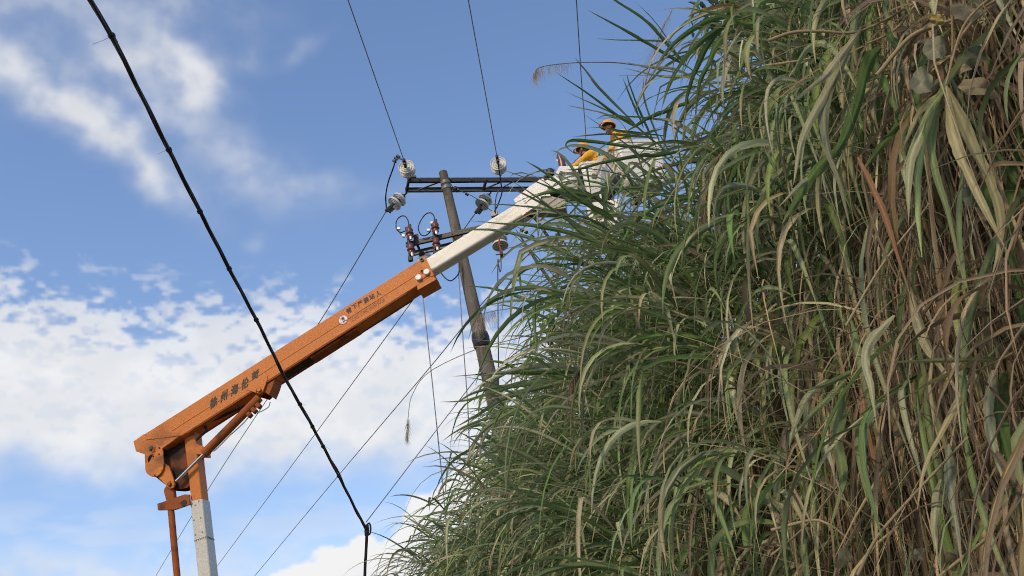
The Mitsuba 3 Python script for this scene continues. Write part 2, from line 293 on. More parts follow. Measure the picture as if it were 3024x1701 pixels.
# welded seam, edge strip and the deeper end frame
add('weld_seam', bar(onboom(.25, BH * .44, -.0015), onboom(BL * .99, BH * .44, -.0015), .006, .007, up=BP.n, bevel=.001), M('rusty_orange_paint'), boom)
for off in (.014, BW - .014):
    add('edge_flange', bar(onboom(.45, -.008, off), onboom(BL * .90, -.008, off), .022, .016, up=upn, bevel=.003), M('rusty_orange_paint'), boom)
fr = [z2(1807, 365), z2(1921, 300), z2(1930, 318), z2(1815, 384)]
add('end_frame', BP.prism([z2(1795, 372), z2(1920, 296), z2(1945, 330), z2(1800, 412)], .004, BW + .02), M('orange_paint'), boom)
add('end_frame', BP.prism([z2(1792, 200), z2(1852, 148), z2(1928, 296), z2(1905, 306)], -.010, BW + .01), M('orange_paint'), boom)
add('stiffener', rbox(onboom(BL * .62, -.025, BW / 2), ax, BP.n, upn, (.9, BW * .72, .05), .008), M('rusty_orange_paint'), boom)
add('dark_slot', rbox(onboom(BL * .50, -.012, BW / 2), ax, BP.n, upn, (.70, BW * .5, .03), .006), M('hose_dark'), boom)  # dark piece laid over the underside for a recess, its shade in the colour
for (x, y), m_ in (((1812, 320), 'white_paint'), ((1875, 277), 'white_paint')):
    c = BP.pt(*z2(x, y), -.004); add('round_cap', lathe([(0, .05), (.045, .05), (.052, .042), (.052, 0), (0, 0)], c, BP.n, 24), M(m_), boom, smooth=35)
add('cap_plate', BP.prism([z2(1800, 300), z2(1866, 258), z2(1885, 292), z2(1822, 338)], -.014, .001), M('orange_paint'), boom)
for x, y, r in ((1836, 182, .032), (1838, 272, .028)):
    c = BP.pt(*z2(x, y)); add('roller_pin', lathe([(0, .012), (r * .6, .012), (r * .7, .03), (r, .03), (r, 0)], c, BP.n, 20), M('dark_steel'), boom, smooth=35)
# lettering: flat print on the side
def glyph(name, c, u, v, grow):
    """c: middle on the photo, u and v: the character's own across and up, as photo offsets of one full box."""
    out = []
    for part in GLYPHS[name].split('/'):
        rings = [[tuple(map(float, q.split(','))) for q in r.split()] for r in part.split('|')]
        f_ = lambda q: (c[0] + u[0] * (q[0] / 96 - .5) + v[0] * (q[1] / 96 - .38), c[1] + u[1] * (q[0] / 96 - .5) + v[1] * (q[1] / 96 - .38))
        P = [[BP.hz(BP.pt(*f_(q))) for q in r] for r in rings]
        g = Polygon(P[0], P[1:]); g = (g if g.is_valid else g.buffer(0)).buffer(grow)
        for gg in getattr(g, 'geoms', [g]):
            m = trimesh.creation.extrude_polygon(gg, .002, engine='earcut'); q = m.vertices
            m.vertices = BP.o + q[:, :1] * BP.h + q[:, 1:2] * np.array([0, 0, 1.0]) + BP.n * (.001 + q[:, 2:3]); out.append(m)
    return cat(*out)
z8 = lambda x, y: (600 + x / 8.05, 1050 + y / 8.05); z9 = lambda x, y: (980 + x / 10.35, 840 + y / 10.35)
for nm, x, y in (('xu', 250, 1112), ('zhou', 502, 955), ('hai', 748, 808), ('lun', 998, 658), ('zhe', 1240, 482)):
    add('character', glyph(nm, z8(x, y), (21.0, -12.3), (2.5, -32), .0028), M('letter_black'), boom)
for nm, x, y in (('bi', 525, 800), ('xia', 690, 672), ('yan', 865, 578), ('jin', 1050, 478), ('zhan', 1225, 372), ('ren', 1418, 280)):
    add('character', glyph(nm, z9(x, y), (14.2, -8.8), (-5.8, -14.8), .0018), M('letter_black'), boom)
def latin(text, start, end, cap, slantpx):
    m = meshkit.text_mesh(text, 1.0, .002); w = m.bounds[1][0]; v = np.array(m.vertices); a, b = np.array(start), np.array(end)
    px = a + (b - a) * (v[:, :1] / w) + np.array(slantpx) * v[:, 1:2]
    m.vertices = np.array([BP.pt(*q) + BP.n * (.001 + min(max(z, 0), .002)) for q, z in zip(px, v[:, 2])]); return m
add('lettering', latin('DO NOT STAND UNDER BOOM', z9(600, 1160), z9(1625, 508), 1, (-5.6, -9.6)), M('letter_brown'), boom)
sc = z9(345, 1078); S3 = BP.pt(*sc); SR = np.linalg.norm(BP.pt(sc[0] + 15.2, sc[1]) - S3)
def disc(r0, r1, o0, o1, n=40):
    return lathe([(r0, o1), (r1, o1), (r1, o0)] if r0 > 0 else [(0, o1), (r1, o1), (r1, o0)], S3, BP.n, n)
sign = add('warning_sign', disc(0, SR, 0, .003), M('sign_white'), boom)
add('red_ring', disc(SR * .83, SR, .003, .005), M('sign_red'), sign)
sh = lambda pts, o: BP.prism([(sc[0] + a, sc[1] + b) for a, b in pts], -o - .001, -o + .0005)
add('pictogram', cat(lathe([(0, .005), (1.5 * SR / 15, .005), (1.5 * SR / 15, .003)], BP.pt(sc[0] - 3.2, sc[1] - 8.8), BP.n, 16),
    sh([(-5.4, -6), (-.5, -8.2), (3.4, -6.2), (5, -2), (3.8, -1.4), (2.2, -4.2), (2.6, .5), (-2.6, 1.2), (-3, -2), (-5, -1)], .004), sh([(-1.5, 2.2), (.6, 1.6), (3.2, 8.6), (1.2, 9.2)], .004), sh([(2.0, 2.0), (3.6, 1.6), (6, 7.6), (4.4, 8.2)], .004)), M('letter_black'), sign)
add('red_bar', sh([(-11.3, -4.6), (-10.9, -2.4), (11.4, 3.6), (11.9, 1.4)], .006), M('sign_red'), sign)

# the knuckle: cheek plates, lug, pins
plate = [zk(*q) for q in ((80, 195), (262, 70), (300, 100), (560, 85), (885, 90), (575, 312), (600, 570), (585, 660), (540, 745), (490, 785), (440, 800), (385, 795), (335, 765), (300, 725), (284, 670), (275, 415), (125, 365))]
ck = add('cheek_plate', BP.prism(plate, -.012, .016), M('orange_paint'), boom)
add('cheek_plate', BP.prism_hz(np.array([BP.hz(BP.pt(*q, -.012)) for q in plate]), BW - .016, BW + .012), M('orange_paint'), boom)
add('weld_seam', bar(BP.pt(*zk(300, 168), -.014), BP.pt(*zk(880, 95), -.014), .012, .010, up=BP.n, bevel=.003), M('rusty_orange_paint'), boom)
pc = BP.pt(*zk(395, 318)); add('pivot_pin', lathe([(0, .045), (.030, .045), (.034, .035), (.034, .012), (.052, .012), (.052, 0)], pc, BP.n, 20), M('dark_steel'), boom, smooth=35)
add('keeper_plate', rbox(BP.pt(*zk(425, 330), -.02), BP.h, [0, 0, 1], BP.n, (.05, .09, .014), .003), M('rusty_orange_paint'), boom)
for x, y in ((525, 305), (520, 412), (420, 445), (450, 775)):
    add('bolt', lathe([(0, .02), (.010, .02), (.012, .016), (.012, 0)], BP.pt(*zk(x, y), -.011), BP.n, 8), M('dark_steel'), boom)
add('knuckle_tube', rod(BP.pt(*zk(425, 500), .01), BP.pt(*zk(425, 500), BW - .01), .085, 20), M('greasy_shaded_paint'), boom, smooth=40)

# lower boom: a white sleeve with an orange head
LB = TRUCK + '__lower_boom'
DP = .255; o0 = .105
e = lambda a, b, t: (a[0] + (b[0] - a[0]) * t, a[1] + (b[1] - a[1]) * t)
la, ca = (560, 1483), (597.5, 1471.5); lb, cb = (584, 1701), (622, 1701)
def sect(t, grow=0.0):
    """The sleeve's rounded section, t runs along it (1 = the frame's lower edge)."""
    p, q = BP.pt(*e(la, lb, t), o0), BP.pt(*e(ca, cb, t), o0); mid = (p + q) / 2 - BP.n * DP / 2; w = np.linalg.norm(q - p) / 2 + grow; dd = DP / 2 + grow
    g = Polygon([(-w, -dd), (w, -dd), (w, dd), (-w, dd)]).buffer(-.028, join_style=2).buffer(.028, quad_segs=5)
    return [mid + BP.h * x - BP.n * y for x, y in np.array(g.exterior.coords)[:-1]]
def loft(secs):
    n = len(secs[0]); V = np.concatenate(secs); F = []
    for k in range(len(secs) - 1):
        for j in range(n):
            q = (j + 1) % n; F += [[k * n + j, k * n + q, (k + 1) * n + q], [k * n + j, (k + 1) * n + q, (k + 1) * n + j]]
    c0, c1 = len(V), len(V) + 1; V = np.vstack([V, secs[0].mean(0) if hasattr(secs[0], 'mean') else np.mean(secs[0], 0), np.mean(secs[-1], 0)]); E = (len(secs) - 1) * n
    for j in range(n):
        q = (j + 1) % n; F += [[c0, q, j], [c1, E + j, E + q]]
    m = trimesh.Trimesh(V, F, process=False); m.fix_normals(); return m
add('lower_boom', loft([sect(t) for t in (0, .35, .7, 1.0, 1.6, 2.3, 2.9)]), M('grey_white_paint'), TRUCK, smooth=30)
labels[LB] = {'label': 'pale grey white sleeve of the lower boom'}
add('head_post', loft([sect(t, -.012) for t in (.04, -.3, -.65, -.98)]), M('orange_paint'), LB, smooth=30)
add('head_cap', BP.prism([zk(1085, 245), zk(1140, 222), zk(1275, 280), zk(1290, 420), zk(1090, 420)], o0 + .01, o0 + DP - .01, .01, True), M('orange_paint'), LB)
# scale printed round the sleeve and the bolts of its plates
zs = 1145 / 2.892
tS = (1596 - 1477) / (1701 - 1477)
rows = []
for k in range(7):
    p = e((572.5, 1597), (608, 1585), .08 + k * .15); rows.append(rbox(BP.pt(p[0], p[1] + 2, o0 - .002), BP.h, [0, 0, 1], BP.n, (.006, .028, .004), .001))
rows.append(bar(BP.pt(573, 1597, o0 - .002), BP.pt(609, 1584, o0 - .002), .004, .006, up=BP.n, bevel=.001))
side0 = BP.pt(611, 1584.5, o0 + .02) + BP.h * .008; rows.append(bar(side0, side0 - BP.n * .225 - np.array([0, 0, .012]), .006, .004, up=(0, 0, 1), bevel=.001))
for k in range(6):
    rows.append(rbox(side0 - BP.n * (.02 + .038 * k) - np.array([0, 0, .02]), BP.n, [0, 0, 1], BP.h, (.006, .028, .004), .001))
tag(add('printed_scale', cat(*rows), M('letter_black'), LB), kind='stuff')
zl = lambda x, y: (350 + x / 2.892, 1200 + y / 2.892)
for x, y in ((627, 830), (684, 810), (657, 843), (643, 972), (701, 952), (657, 1095), (716, 1073)):
    add('bolt', lathe([(0, .010), (.011, .010), (.013, .006), (.013, -.002)], BP.pt(*zl(x, y), o0), BP.n, 10), M('grey_metal'), LB)
# gusset with the cylinder's foot, and the levelling link
gus = [zk(*q) for q in ((590, 360), (820, 300), (1085, 245), (1100, 800), (1010, 985), (870, 1010), (700, 1000), (640, 950), (455, 795), (560, 700))]
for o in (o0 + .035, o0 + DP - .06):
    add('gusset', BP.prism(gus, o, o + .03, at=o0 + .035), M('greasy_shaded_paint'), LB)
add('gusset_web', BP.prism([zk(*q) for q in ((590, 330), (960, 235), (1110, 235), (1110, 480), (860, 620), (700, 720), (600, 640))], o0 + .06, o0 + DP - .06), M('soot_and_shade'), LB)  # carried up to the boom and coloured dark for the shade there
arm = [zk(*q) for q in ((600, 560), (690, 620), (770, 850), (785, 930), (755, 990), (705, 1000), (655, 970), (560, 860), (470, 780))]
add('lug_plate', BP.prism(arm, .03, .07), M('orange_paint'), LB)
add('pin', lathe([(0, .04), (.030, .04), (.034, .03), (.034, 0)], BP.pt(*zk(705, 930), .031), BP.n, 18), M('rusty_orange_paint'), LB, smooth=35)
# cylinder
cyl = TRUCK + '__lift_cylinder'
off = .035
A, B = BP.pt(*zk(1310, 385), off), BP.pt(*zc(930, 745), off)
add('lift_cylinder', tube([A, A + (B - A) * .004, A + (B - A) * .5, B - (B - A) * .01, B], [.066, .072, .072, .072, .066], 26), M('rusty_orange_paint'), TRUCK, smooth=40)
labels[cyl] = {'label': 'rusty orange lift cylinder with bright piston rod'}
C0 = BP.pt(*zk(812, 880), off); add('piston_rod', rod(C0, A + (B - A) * .02, .026, 18), M('chrome'), cyl, smooth=40)
add('rod_eye', rod(BP.pt(*zk(745, 920), .05), BP.pt(*zk(745, 920), o0 + .2), .055, 18), M('rusty_orange_paint'), cyl, smooth=40)
add('gland', tube([A - unit(B - A) * .03, A + unit(B - A) * .05], [.076, .076], 24), M('rusty_orange_paint'), cyl, smooth=40)
dn = unit(np.cross(unit(B - A), BP.n)); dn = dn if dn[2] < 0 else -dn
pipe = curve([B + dn * .085 - unit(B - A) * .25, B + dn * .12 - unit(B - A) * .42, B + dn * .105 - unit(B - A) * .7, A + dn * .10 + unit(B - A) * .5, A + dn * .10 + unit(B - A) * .16, A + dn * .075 + unit(B - A) * .10], 40)
add('oil_pipe', tube(pipe, .010, 8), M('grey_metal'), cyl, smooth=True)
add('oil_pipe', tube(curve([B + dn * .06 - unit(B - A) * .12, B + dn * .16 - unit(B - A) * .2, B + dn * .24 - unit(B - A) * .02, B + dn * .20 + unit(B - A) * .07], 24), .009, 8), M('grey_metal'), cyl, smooth=True)
for s_, r_ in ((.10, .05), (.2, .06), (.3, .045)):
    add('valve_block', rbox(B + dn * (.075 + r_ * .3) - unit(B - A) * s_, unit(B - A), dn, BP.n, (.075, .07 + r_ * .6, .09), .008), M('rusty_orange_paint'), cyl)
# bracket under the boom that holds the cylinder's top
br = [zc(*q) for q in ((705, 615), (830, 450), (1060, 380), (1045, 470), (1010, 570), (975, 655), (935, 685), (880, 668))]
bk = add('cylinder_bracket', BP.prism(br, -.012, .02), M('orange_paint'), boom)
add('cylinder_bracket', BP.prism_hz(np.array([BP.hz(BP.pt(*q, -.012)) for q in br]), BW - .03, BW + .002), M('rusty_orange_paint'), boom)
add('bracket_web', BP.prism([zc(*q) for q in ((1045, 470), (1010, 570), (990, 640), (1080, 700), (1140, 560), (1180, 430))], .03, BW - .03), M('rusty_orange_paint'), boom)
add('pin', lathe([(0, .045), (.032, .045), (.036, .035), (.036, 0)], BP.pt(*zc(930, 628), -.01), BP.n, 18), M('orange_paint'), boom, smooth=35)
add('pin_sleeve', rod(BP.pt(*zc(930, 640), .0), BP.pt(*zc(930, 640), BW), .062, 18), M('rusty_orange_paint'), boom, smooth=40)
add('hose', tube(curve([BP.pt(*zk(1090, 235), .15), BP.pt(*zk(1200, 130), .14), BP.pt(*zk(1330, 10), .14), BP.pt(*zc(60, 1180), .15), BP.pt(*zc(420, 1010), .16), BP.pt(*zc(690, 880), .17)], 30), .022, 10), M('hose_dark'), boom, smooth=True)
# levelling rod and cross bracket
lev = TRUCK + '__levelling_rod'
add('levelling_rod', rod(BP.pt(*zl(445, 850), .12), BP.pt(*e(zl(445, 850), zl(500, 1449), 2.6), .12), .050, 18), M('rusty_orange_paint'), TRUCK, smooth=40)
add('rod_head', BP.prism([zk(*q) for q in ((600, 1010), (640, 945), (760, 1010), (775, 1110), (785, 1200), (640, 1215), (625, 1100), (600, 1070))], .08, .17, .01, True), M('rusty_orange_paint'), lev)
add('cross_bracket', BP.prism([zk(*q) for q in ((490, 1262), (960, 1100), (1035, 1105), (1045, 1270), (790, 1360), (500, 1370))], .06, .10), M('rusty_orange_paint'), lev)
add('cross_bracket', BP.prism([zk(*q) for q in ((490, 1262), (960, 1100), (1035, 1105), (1045, 1270), (790, 1360), (500, 1370))], .16, .20), M('rusty_orange_paint'), lev)
add('eye', lathe([(.0, .004), (.05, .004), (.05, 0)], BP.pt(*zk(945, 1250), .058), BP.n, 20), M('hose_dark'), lev)

# white telescopic section
tele = TRUCK + '__telescopic_boom'
t3 = lambda x, y: (1100 + x / 3.22, 400 + y / 3.22)
tt = [t3(500, 1168), t3(1440, 596)]; tl = [t3(562, 1290), t3(1470, 738)]
TW = .25; to = .04
p0, p1 = BP.pt(*tt[0], to), BP.pt(*tt[1], to); q0, q1 = BP.pt(*tl[0], to), BP.pt(*tl[1], to)
def tsec(t):
    a, b = p0 + (p1 - p0) * t, q0 + (q1 - q0) * t; c = (a + b) / 2 - BP.n * TW / 2; v = (a - b) / 2; hh = np.linalg.norm(v); v = v / hh
    g = Polygon([(-TW / 2, -hh), (TW / 2, -hh), (TW / 2, hh), (-TW / 2, hh)]).buffer(-.045, join_style=2).buffer(.045, quad_segs=6)
    return [c + BP.n * x + v * y for x, y in np.array(g.exterior.coords)[:-1]]
add('telescopic_boom', loft([tsec(t) for t in (-.12, .2, .5, .8, 1.0)]), M('telescope_paint'), TRUCK, smooth=30)
labels[tele] = {'label': 'cream white telescopic arm sliding out of the orange boom'}
# boom tip, covers and rotator
tip = TRUCK + '__boom_tip'
add('boom_tip', BP.prism([zt(*q) for q in ((-310, 1080), (0, 820), (270, 640), (320, 632), (355, 690), (330, 740), (480, 900), (450, 950), (480, 1000), (280, 1010), (210, 1200), (40, 1300), (-120, 1420))], .0, .27), M('white_paint'), TRUCK)
add('scale_mark', cat(*[bar(BP.pt(*t3(1425 + 12 * k, 606 + 23 * k), -.002), BP.pt(*t3(1446 + 12 * k, 592 + 23 * k), -.002), .004, .010, up=BP.n, bevel=.001) for k in range(5)]), M('letter_brown'), tip)
add('tip_cover', BP.prism([zt(*q) for q in ((350, 690), (520, 590), (600, 580), (660, 640), (720, 740), (720, 775), (630, 880), (500, 835), (340, 745))], -.02, .24), M('white_paint'), tip)
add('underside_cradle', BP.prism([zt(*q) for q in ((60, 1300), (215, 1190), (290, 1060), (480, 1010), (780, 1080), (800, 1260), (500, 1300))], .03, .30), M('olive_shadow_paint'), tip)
add('drive_motor', cat(rod(BP.pt(*zt(500, 935), .14), BP.pt(*zt(860, 1080), .14), .05, 16), rbox(BP.pt(*zt(560, 930), .10), BP.h, [0, 0, 1], BP.n, (.22, .14, .2), .02)), M('dark_steel'), tip, smooth=35)
hb = TRUCK + '__head_box'
add('head_box', BP.prism([zt(*q) for q in ((575, 545), (665, 365), (1065, 365), (1065, 482), (800, 492), (683, 465), (625, 582))], -.06, .30), M('white_paint'), TRUCK)
rc = BP.pt(*zt(885, 640), .16)
add('rotator_cover', lathe([(0, .30), (.158, .30), (.165, .29), (.170, 0), (.160, -.006), (.0, -.006)], rc - np.array([0, 0, .16]) - BP.h * .0, [.05, 0, 1], 40), M('white_paint'), hb, smooth=35)
add('rotator', lathe([(0, 0), (.125, 0), (.125, -.05), (.10, -.06), (.10, -.22), (0, -.22)], rc - np.array([0, 0, .17]), [.05, 0, 1], 28), M('grey_metal'), hb, smooth=35)
add('gearbox', cat(rbox(BP.pt(*zt(1010, 900), .10), BP.h, [0, 0, 1], BP.n, (.30, .22, .2), .02), rod(BP.pt(*zt(880, 870), .02), BP.pt(*zt(880, 990), .02), .055, 16)), M('grey_metal'), hb)
add('dark_backing', rbox(BP.pt(*zt(1110, 620), .20), BP.h, [0, 0, 1], BP.n, (.10, .36, .12), .01), M('dark_steel'), hb)
add('red_knob', lathe([(0, .06), (.03, .05), (.04, 0)], BP.pt(*t3(1475, 755), .05), BP.n, 16), M('red_strap'), tip, smooth=True)
add('hanging_hose', tube(curve([BP.pt(*t3(1470, 745), .16), BP.pt(*t3(1545, 790), .14), BP.pt(*t3(1625, 900), .13), BP.pt(*t3(1690, 985), .16), BP.pt(*t3(1780, 1050), .2)], 30), [.027] * 30, 10), M('hose_dark'), tip, smooth=True)
add('hose', tube(curve([BP.pt(*zt(1090, 440), .02), BP.pt(*zt(1130, 560), -.02), BP.pt(*zt(1085, 760), -.02), BP.pt(*zt(1110, 930), -.01), BP.pt(*zt(1260, 1040), .0), BP.pt(*zt(1460, 1090), .02)], 40), .026, 10), M('hose_dark'), hb, smooth=True)
add('hose', tube(curve([BP.pt(*zt(980, 800), .03), BP.pt(*zt(1010, 950), .0), BP.pt(*zt(1100, 1090), .0), BP.pt(*zt(1300, 1150), .02), BP.pt(*zt(1460, 1130), .04)], 40), .018, 10), M('hose_dark'), hb, smooth=True)

# two tubs, seen from below
def tub(px_ridge_top, px_ridge_bot, y, yaw, wl, wr, taper=.88, name='bucket'):
    """px of the upright edge nearest the camera; wl, wr widths of the left and right face; returns the frame of the tub."""
    a, b = PY(*px_ridge_top, y), PY(*px_ridge_bot, y); hgt = a[2] - b[2]
    r = np.array([math.cos(yaw), math.sin(yaw), 0]); l = np.array([-math.sin(yaw), math.cos(yaw), 0])
    r, l = np.array([math.cos(yaw), math.sin(yaw), 0.]), np.array([-math.cos(math.pi / 2 - yaw), math.sin(math.pi / 2 - yaw), 0.])
    c = a + r * wr / 2 + l * wl / 2 - np.array([0, 0, hgt])
    def sec(z, k, rad=.07):
        g = Polygon([(-wr / 2 * k, -wl / 2 * k), (wr / 2 * k, -wl / 2 * k), (wr / 2 * k, wl / 2 * k), (-wr / 2 * k, wl / 2 * k)]).buffer(-rad, join_style=2).buffer(rad, quad_segs=5)
        return [c + r * x + l * v + np.array([0, 0, z]) for x, v in np.array(g.exterior.coords)[:-1]]
    outer = [sec(.0, taper * .82, .05), sec(.02, taper * .90), sec(.10, taper), sec(hgt * .66, .955), sec(hgt * .70, .955), sec(hgt * .715, .99), sec(hgt * .74, .99), sec(hgt * .755, .965), sec(hgt * .93, .975), sec(hgt * .94, 1.03), sec(hgt, 1.03)]
    inner = [sec(hgt, .93), sec(.06, taper * .86)]
    secs = outer + inner; n = len(secs[0]); V = np.concatenate(secs); F = []
    for k in range(len(secs) - 1):
        for j in range(n):
            q = (j + 1) % n; F += [[k * n + j, k * n + q, (k + 1) * n + q], [k * n + j, (k + 1) * n + q, (k + 1) * n + j]]
    for e_, rev in ((0, True), (len(secs) - 1, False)):
        V = np.vstack([V, V[e_ * n:(e_ + 1) * n].mean(0)])
        for j in range(n):
            f_ = [len(V) - 1, e_ * n + j, e_ * n + (j + 1) % n]; F.append(f_[::-1] if rev else f_)
    key = add(name, trimesh.Trimesh(V, F, process=False), M('white_paint'), TRUCK, smooth=28)
    return key, c, r, l, hgt
YB = 14.3
t2, c2, r2, l2, h2 = tub(zb(900, 445), zb(1050, 1115), YB, math.radians(16), .60, .95)
t1, c1, r1, l1, h1 = tub(zb(335, 800), zb(455, 1335), YB - .12, math.radians(9), .56, .62)
labels[t1] = {'label': 'lower left white bucket beside the rotating head'}; labels[t2] = {'label': 'upper right white bucket with a red reflector'}
rf = PY(*zb(1182, 820), YB + .1)
nf = -l2
pf = c2 + r2 * (-.44 * 1.0) + np.array([0, 0, h2 * .5]) - l2 * .28
tcen = rf - nf * ((rf - (c2 - l2 * .28 * .955)) @ nf)
add('reflector', rbox(tcen + nf * .012, r2, [0, 0, 1], nf, (.17, .05, .02), .004), M('red_reflector'), t2)
for z_ in (.25, .5):
    add('moulded_rib', rbox(c2 - r2 * .44 * .97 - l2 * 0 + np.array([0, 0, h2 * z_]), l2, [0, 0, 1], r2, (.10, .26, .05), .015), M('white_paint'), t2)
add('step_bracket', bar(PY(*zb(560, 1030), YB - .35), PY(*zb(680, 740), YB - .2), .10, .14, up=(0, -1, 0), bevel=.012), M('beige_plastic'), t1)
add('step_bracket', bar(PY(*zb(800, 1085), YB - .2), PY(*zb(960, 960), YB - .1), .10, .12, up=(0, -1, 0), bevel=.012), M('beige_plastic'), t2)
add('tool_pouch', hull([PY(*zb(*q), YB - .15 + s) for q in ((660, 640), (690, 590), (760, 570), (780, 640), (740, 715), (690, 700)) for s in (0, .12)]), M('beige_plastic'), t2)
add('latch_strip', bar(PY(*zb(905, 560), YB - .04), PY(*zb(975, 910), YB - .04), .012, .012, up=(0, -1, 0)), M('grey_metal'), t2)
add('hook', tube(curve([PY(*zb(800, 720), YB - .12), PY(*zb(800, 765), YB - .13), PY(*zb(775, 785), YB - .13)], 10), .01, 8), M('dark_steel'), t2, smooth=True)
ped = TRUCK + '__bucket_mount'
z4 = lambda x, y: (1500 + x / 3.622, 320 + y / 3.622)
add('bucket_mount', BP.prism([z4(*q) for q in ((835, 1010), (1200, 960), (1200, 1130), (1150, 1230), (1120, 1350), (960, 1360), (860, 1190))], -.02, .40, .02, True), M('white_paint'), TRUCK)
labels[ped] = {'label': 'white mount under the buckets'}
add('black_hose_bundle', tube(curve([PY(*zb(930, 1070), YB - .5), PY(*zb(860, 1160), YB - .55), PY(*zb(800, 1230), YB - .55), PY(*zb(720, 1380), YB - .55), PY(*zb(600, 1410), YB - .6), PY(*zb(470, 1450), YB - .6)], 30), np.interp(np.linspace(0, 1, 30), [0, .25, .7, 1], [.09, .15, .12, .05]), 14), M('hose_dark'), ped, smooth=True)
add('strut', bar(PY(*z4(985, 910), YB - .7), PY(*z4(1020, 1085), YB - .7), .03, .035, up=(0, -1, 0)), M('white_paint'), ped)
add('hose', tube(curve([PY(*z4(980, 1000), YB - .66), PY(*z4(1000, 1100), YB - .66)], 6), .03, 10), M('rubber'), ped, smooth=True)
add('hose', tube(curve([PY(*z4(850, 1090), YB - .62), PY(*z4(870, 1180), YB - .62), PY(*z4(890, 1300), YB - .62)], 8), .032, 10), M('rubber'), ped, smooth=True)
add('dark_footing', BP.prism([z4(*q) for q in ((860, 1220), (1060, 1200), (1000, 1300), (880, 1300))], -.09, .2, .01, True), M('hose_dark'), ped)
crd = tag('rope', 'green knotted rope hanging over the bucket rim between the two workers', 'rope')
add('rope', tube(curve([PY(*zb(560, 590), YB - .25), PY(*zb(630, 600), YB - .25), PY(*zb(650, 640), YB - .25), PY(*zb(640, 680), YB - .25), PY(*zb(670, 720), YB - .22)], 20), .018, 8), M('green_cord'), smooth=True)

# the chassis below the frame
base = BP.pt(*e(e(la, lb, 2.9), e(ca, cb, 2.9), .5), o0 + DP / 2)
gz = .004
add('turret', lathe([(0, base[2] - .9), (.62, base[2] - .9), (.62, base[2] - .72), (.42, base[2] - .66), (.36, base[2] + .1), (.30, base[2] + .25), (0, base[2] + .25)], [base[0], base[1], 0], [0, 0, 1], 32), M('orange_paint'), TRUCK, smooth=35)
dz = base[2] - .9
X0 = np.array([base[0], base[1], 0]); fw = BP.h
def tb(name, cx, cz, sx, sz, sy=2.2, mat='orange_paint', off=0.0, bevel=.04, par=TRUCK):
    return add(name, rbox(X0 + fw * cx + np.array([0, 0, cz]) - BP.n * off, fw, [0, 0, 1], BP.n, (sx, sz, sy), bevel), M(mat), par)
tb('deck', .6, dz - .14, 5.4, .28); tb('chassis', 1.4, dz - .42, 7.2, .28, .9, 'dark_steel')
cab = tb('cab', 4.4, dz + .35, 1.9, 1.5, 2.1, 'white_paint', bevel=.12); tb('windscreen', 5.35, dz + .62, .03, .6, 1.8, 'glass_dark', par=cab, bevel=.01); tb('window', 4.5, dz + .62, 1.0, .55, 2.12, 'glass_dark', par=cab, bevel=.01)
for wx in (4.1, -.4):
    for wy in (-.95, .95):
        c = X0 + fw * wx - BP.n * wy; r_ = max(dz - .36, .35); r_ = min(r_, .5); c = c + np.array([0, 0, r_ + gz])
        w_ = add('wheel', lathe([(0, -.12), (r_ * .55, -.12), (r_ * .95, -.13), (r_, -.10), (r_, .10), (r_ * .95, .13), (r_ * .55, .12), (0, .12)], c, BP.n, 28), M('tyre'), TRUCK, smooth=35)
        add('rim', lathe([(0, .16), (.12, .15), (r_ * .5, .125), (r_ * .55, .11)], c, BP.n if wy < 0 else -BP.n, 20), M('grey_metal'), w_, smooth=35)
for wx in (2.6, -1.6):
    for wy in (-1.3, 1.3):
        c = X0 + fw * wx - BP.n * wy; add('outrigger', cat(rod(c + np.array([0, 0, gz]), c + np.array([0, 0, dz - .1]), .07, 14), lathe([(0, 0), (.2, 0), (.2, .05), (.08, .07)], c + np.array([0, 0, gz]), [0, 0, 1], 20)), M('orange_paint'), TRUCK)
# ------------------------------------------------------------------ the concrete pole and what hangs on it
YP = 15.5
ptop, plow = PY(1308, 508, YP), PY(1424, 1021, YP - .05)
pax = unit(plow - ptop); ground_p = ptop + pax * (ptop[2] / -pax[2])
POLE = tag('utility_pole', 'leaning weathered concrete utility pole behind the white telescopic arm', 'utility pole')
L_ = np.linalg.norm(ground_p - ptop)
add('shaft', lathe([(0, 0), (.080, 0), (.088, .012)] + [(.088 + s * .0122, s) for s in np.linspace(.02, L_ + .3, 14)], ptop, pax, 28), M('concrete'), POLE, smooth=40)
def pole_at(px, py):
    s = (PY(px, py, YP) - ptop) @ pax; return ptop + pax * s, .088 + .0122 * s
def band(px, py, h, mat, name):
    c, r = pole_at(px, py); return add(name, lathe([(r, -h), (r + .012, -h), (r + .012, h), (r, h)], c, pax, 24), M(mat), POLE, smooth=35)
for y in (541, 556): band(1312 + (y - 510) * .226, y, .035, 'galvanised_steel', 'clamp_band')
c_, r_ = pole_at(1428, 1008)
add('tape_wrap', lathe([(r_, -.16), (r_ + .02, -.15), (r_ + .035, -.05), (r_ + .028, .05), (r_ + .03, .10), (r_ + .012, .15), (r_, .16)], c_, pax, 24), M('rubber'), POLE, smooth=40)
add('tape_tail', tube(curve([c_ + BP.n * .16 + BP.h * .02 + [0, 0, .1], c_ + BP.n * .17 + BP.h * .1 + [0, 0, -.02], c_ + BP.n * .16 - BP.h * .05 + [0, 0, -.1]], 16), .016, 8), M('rubber'), POLE, smooth=True)
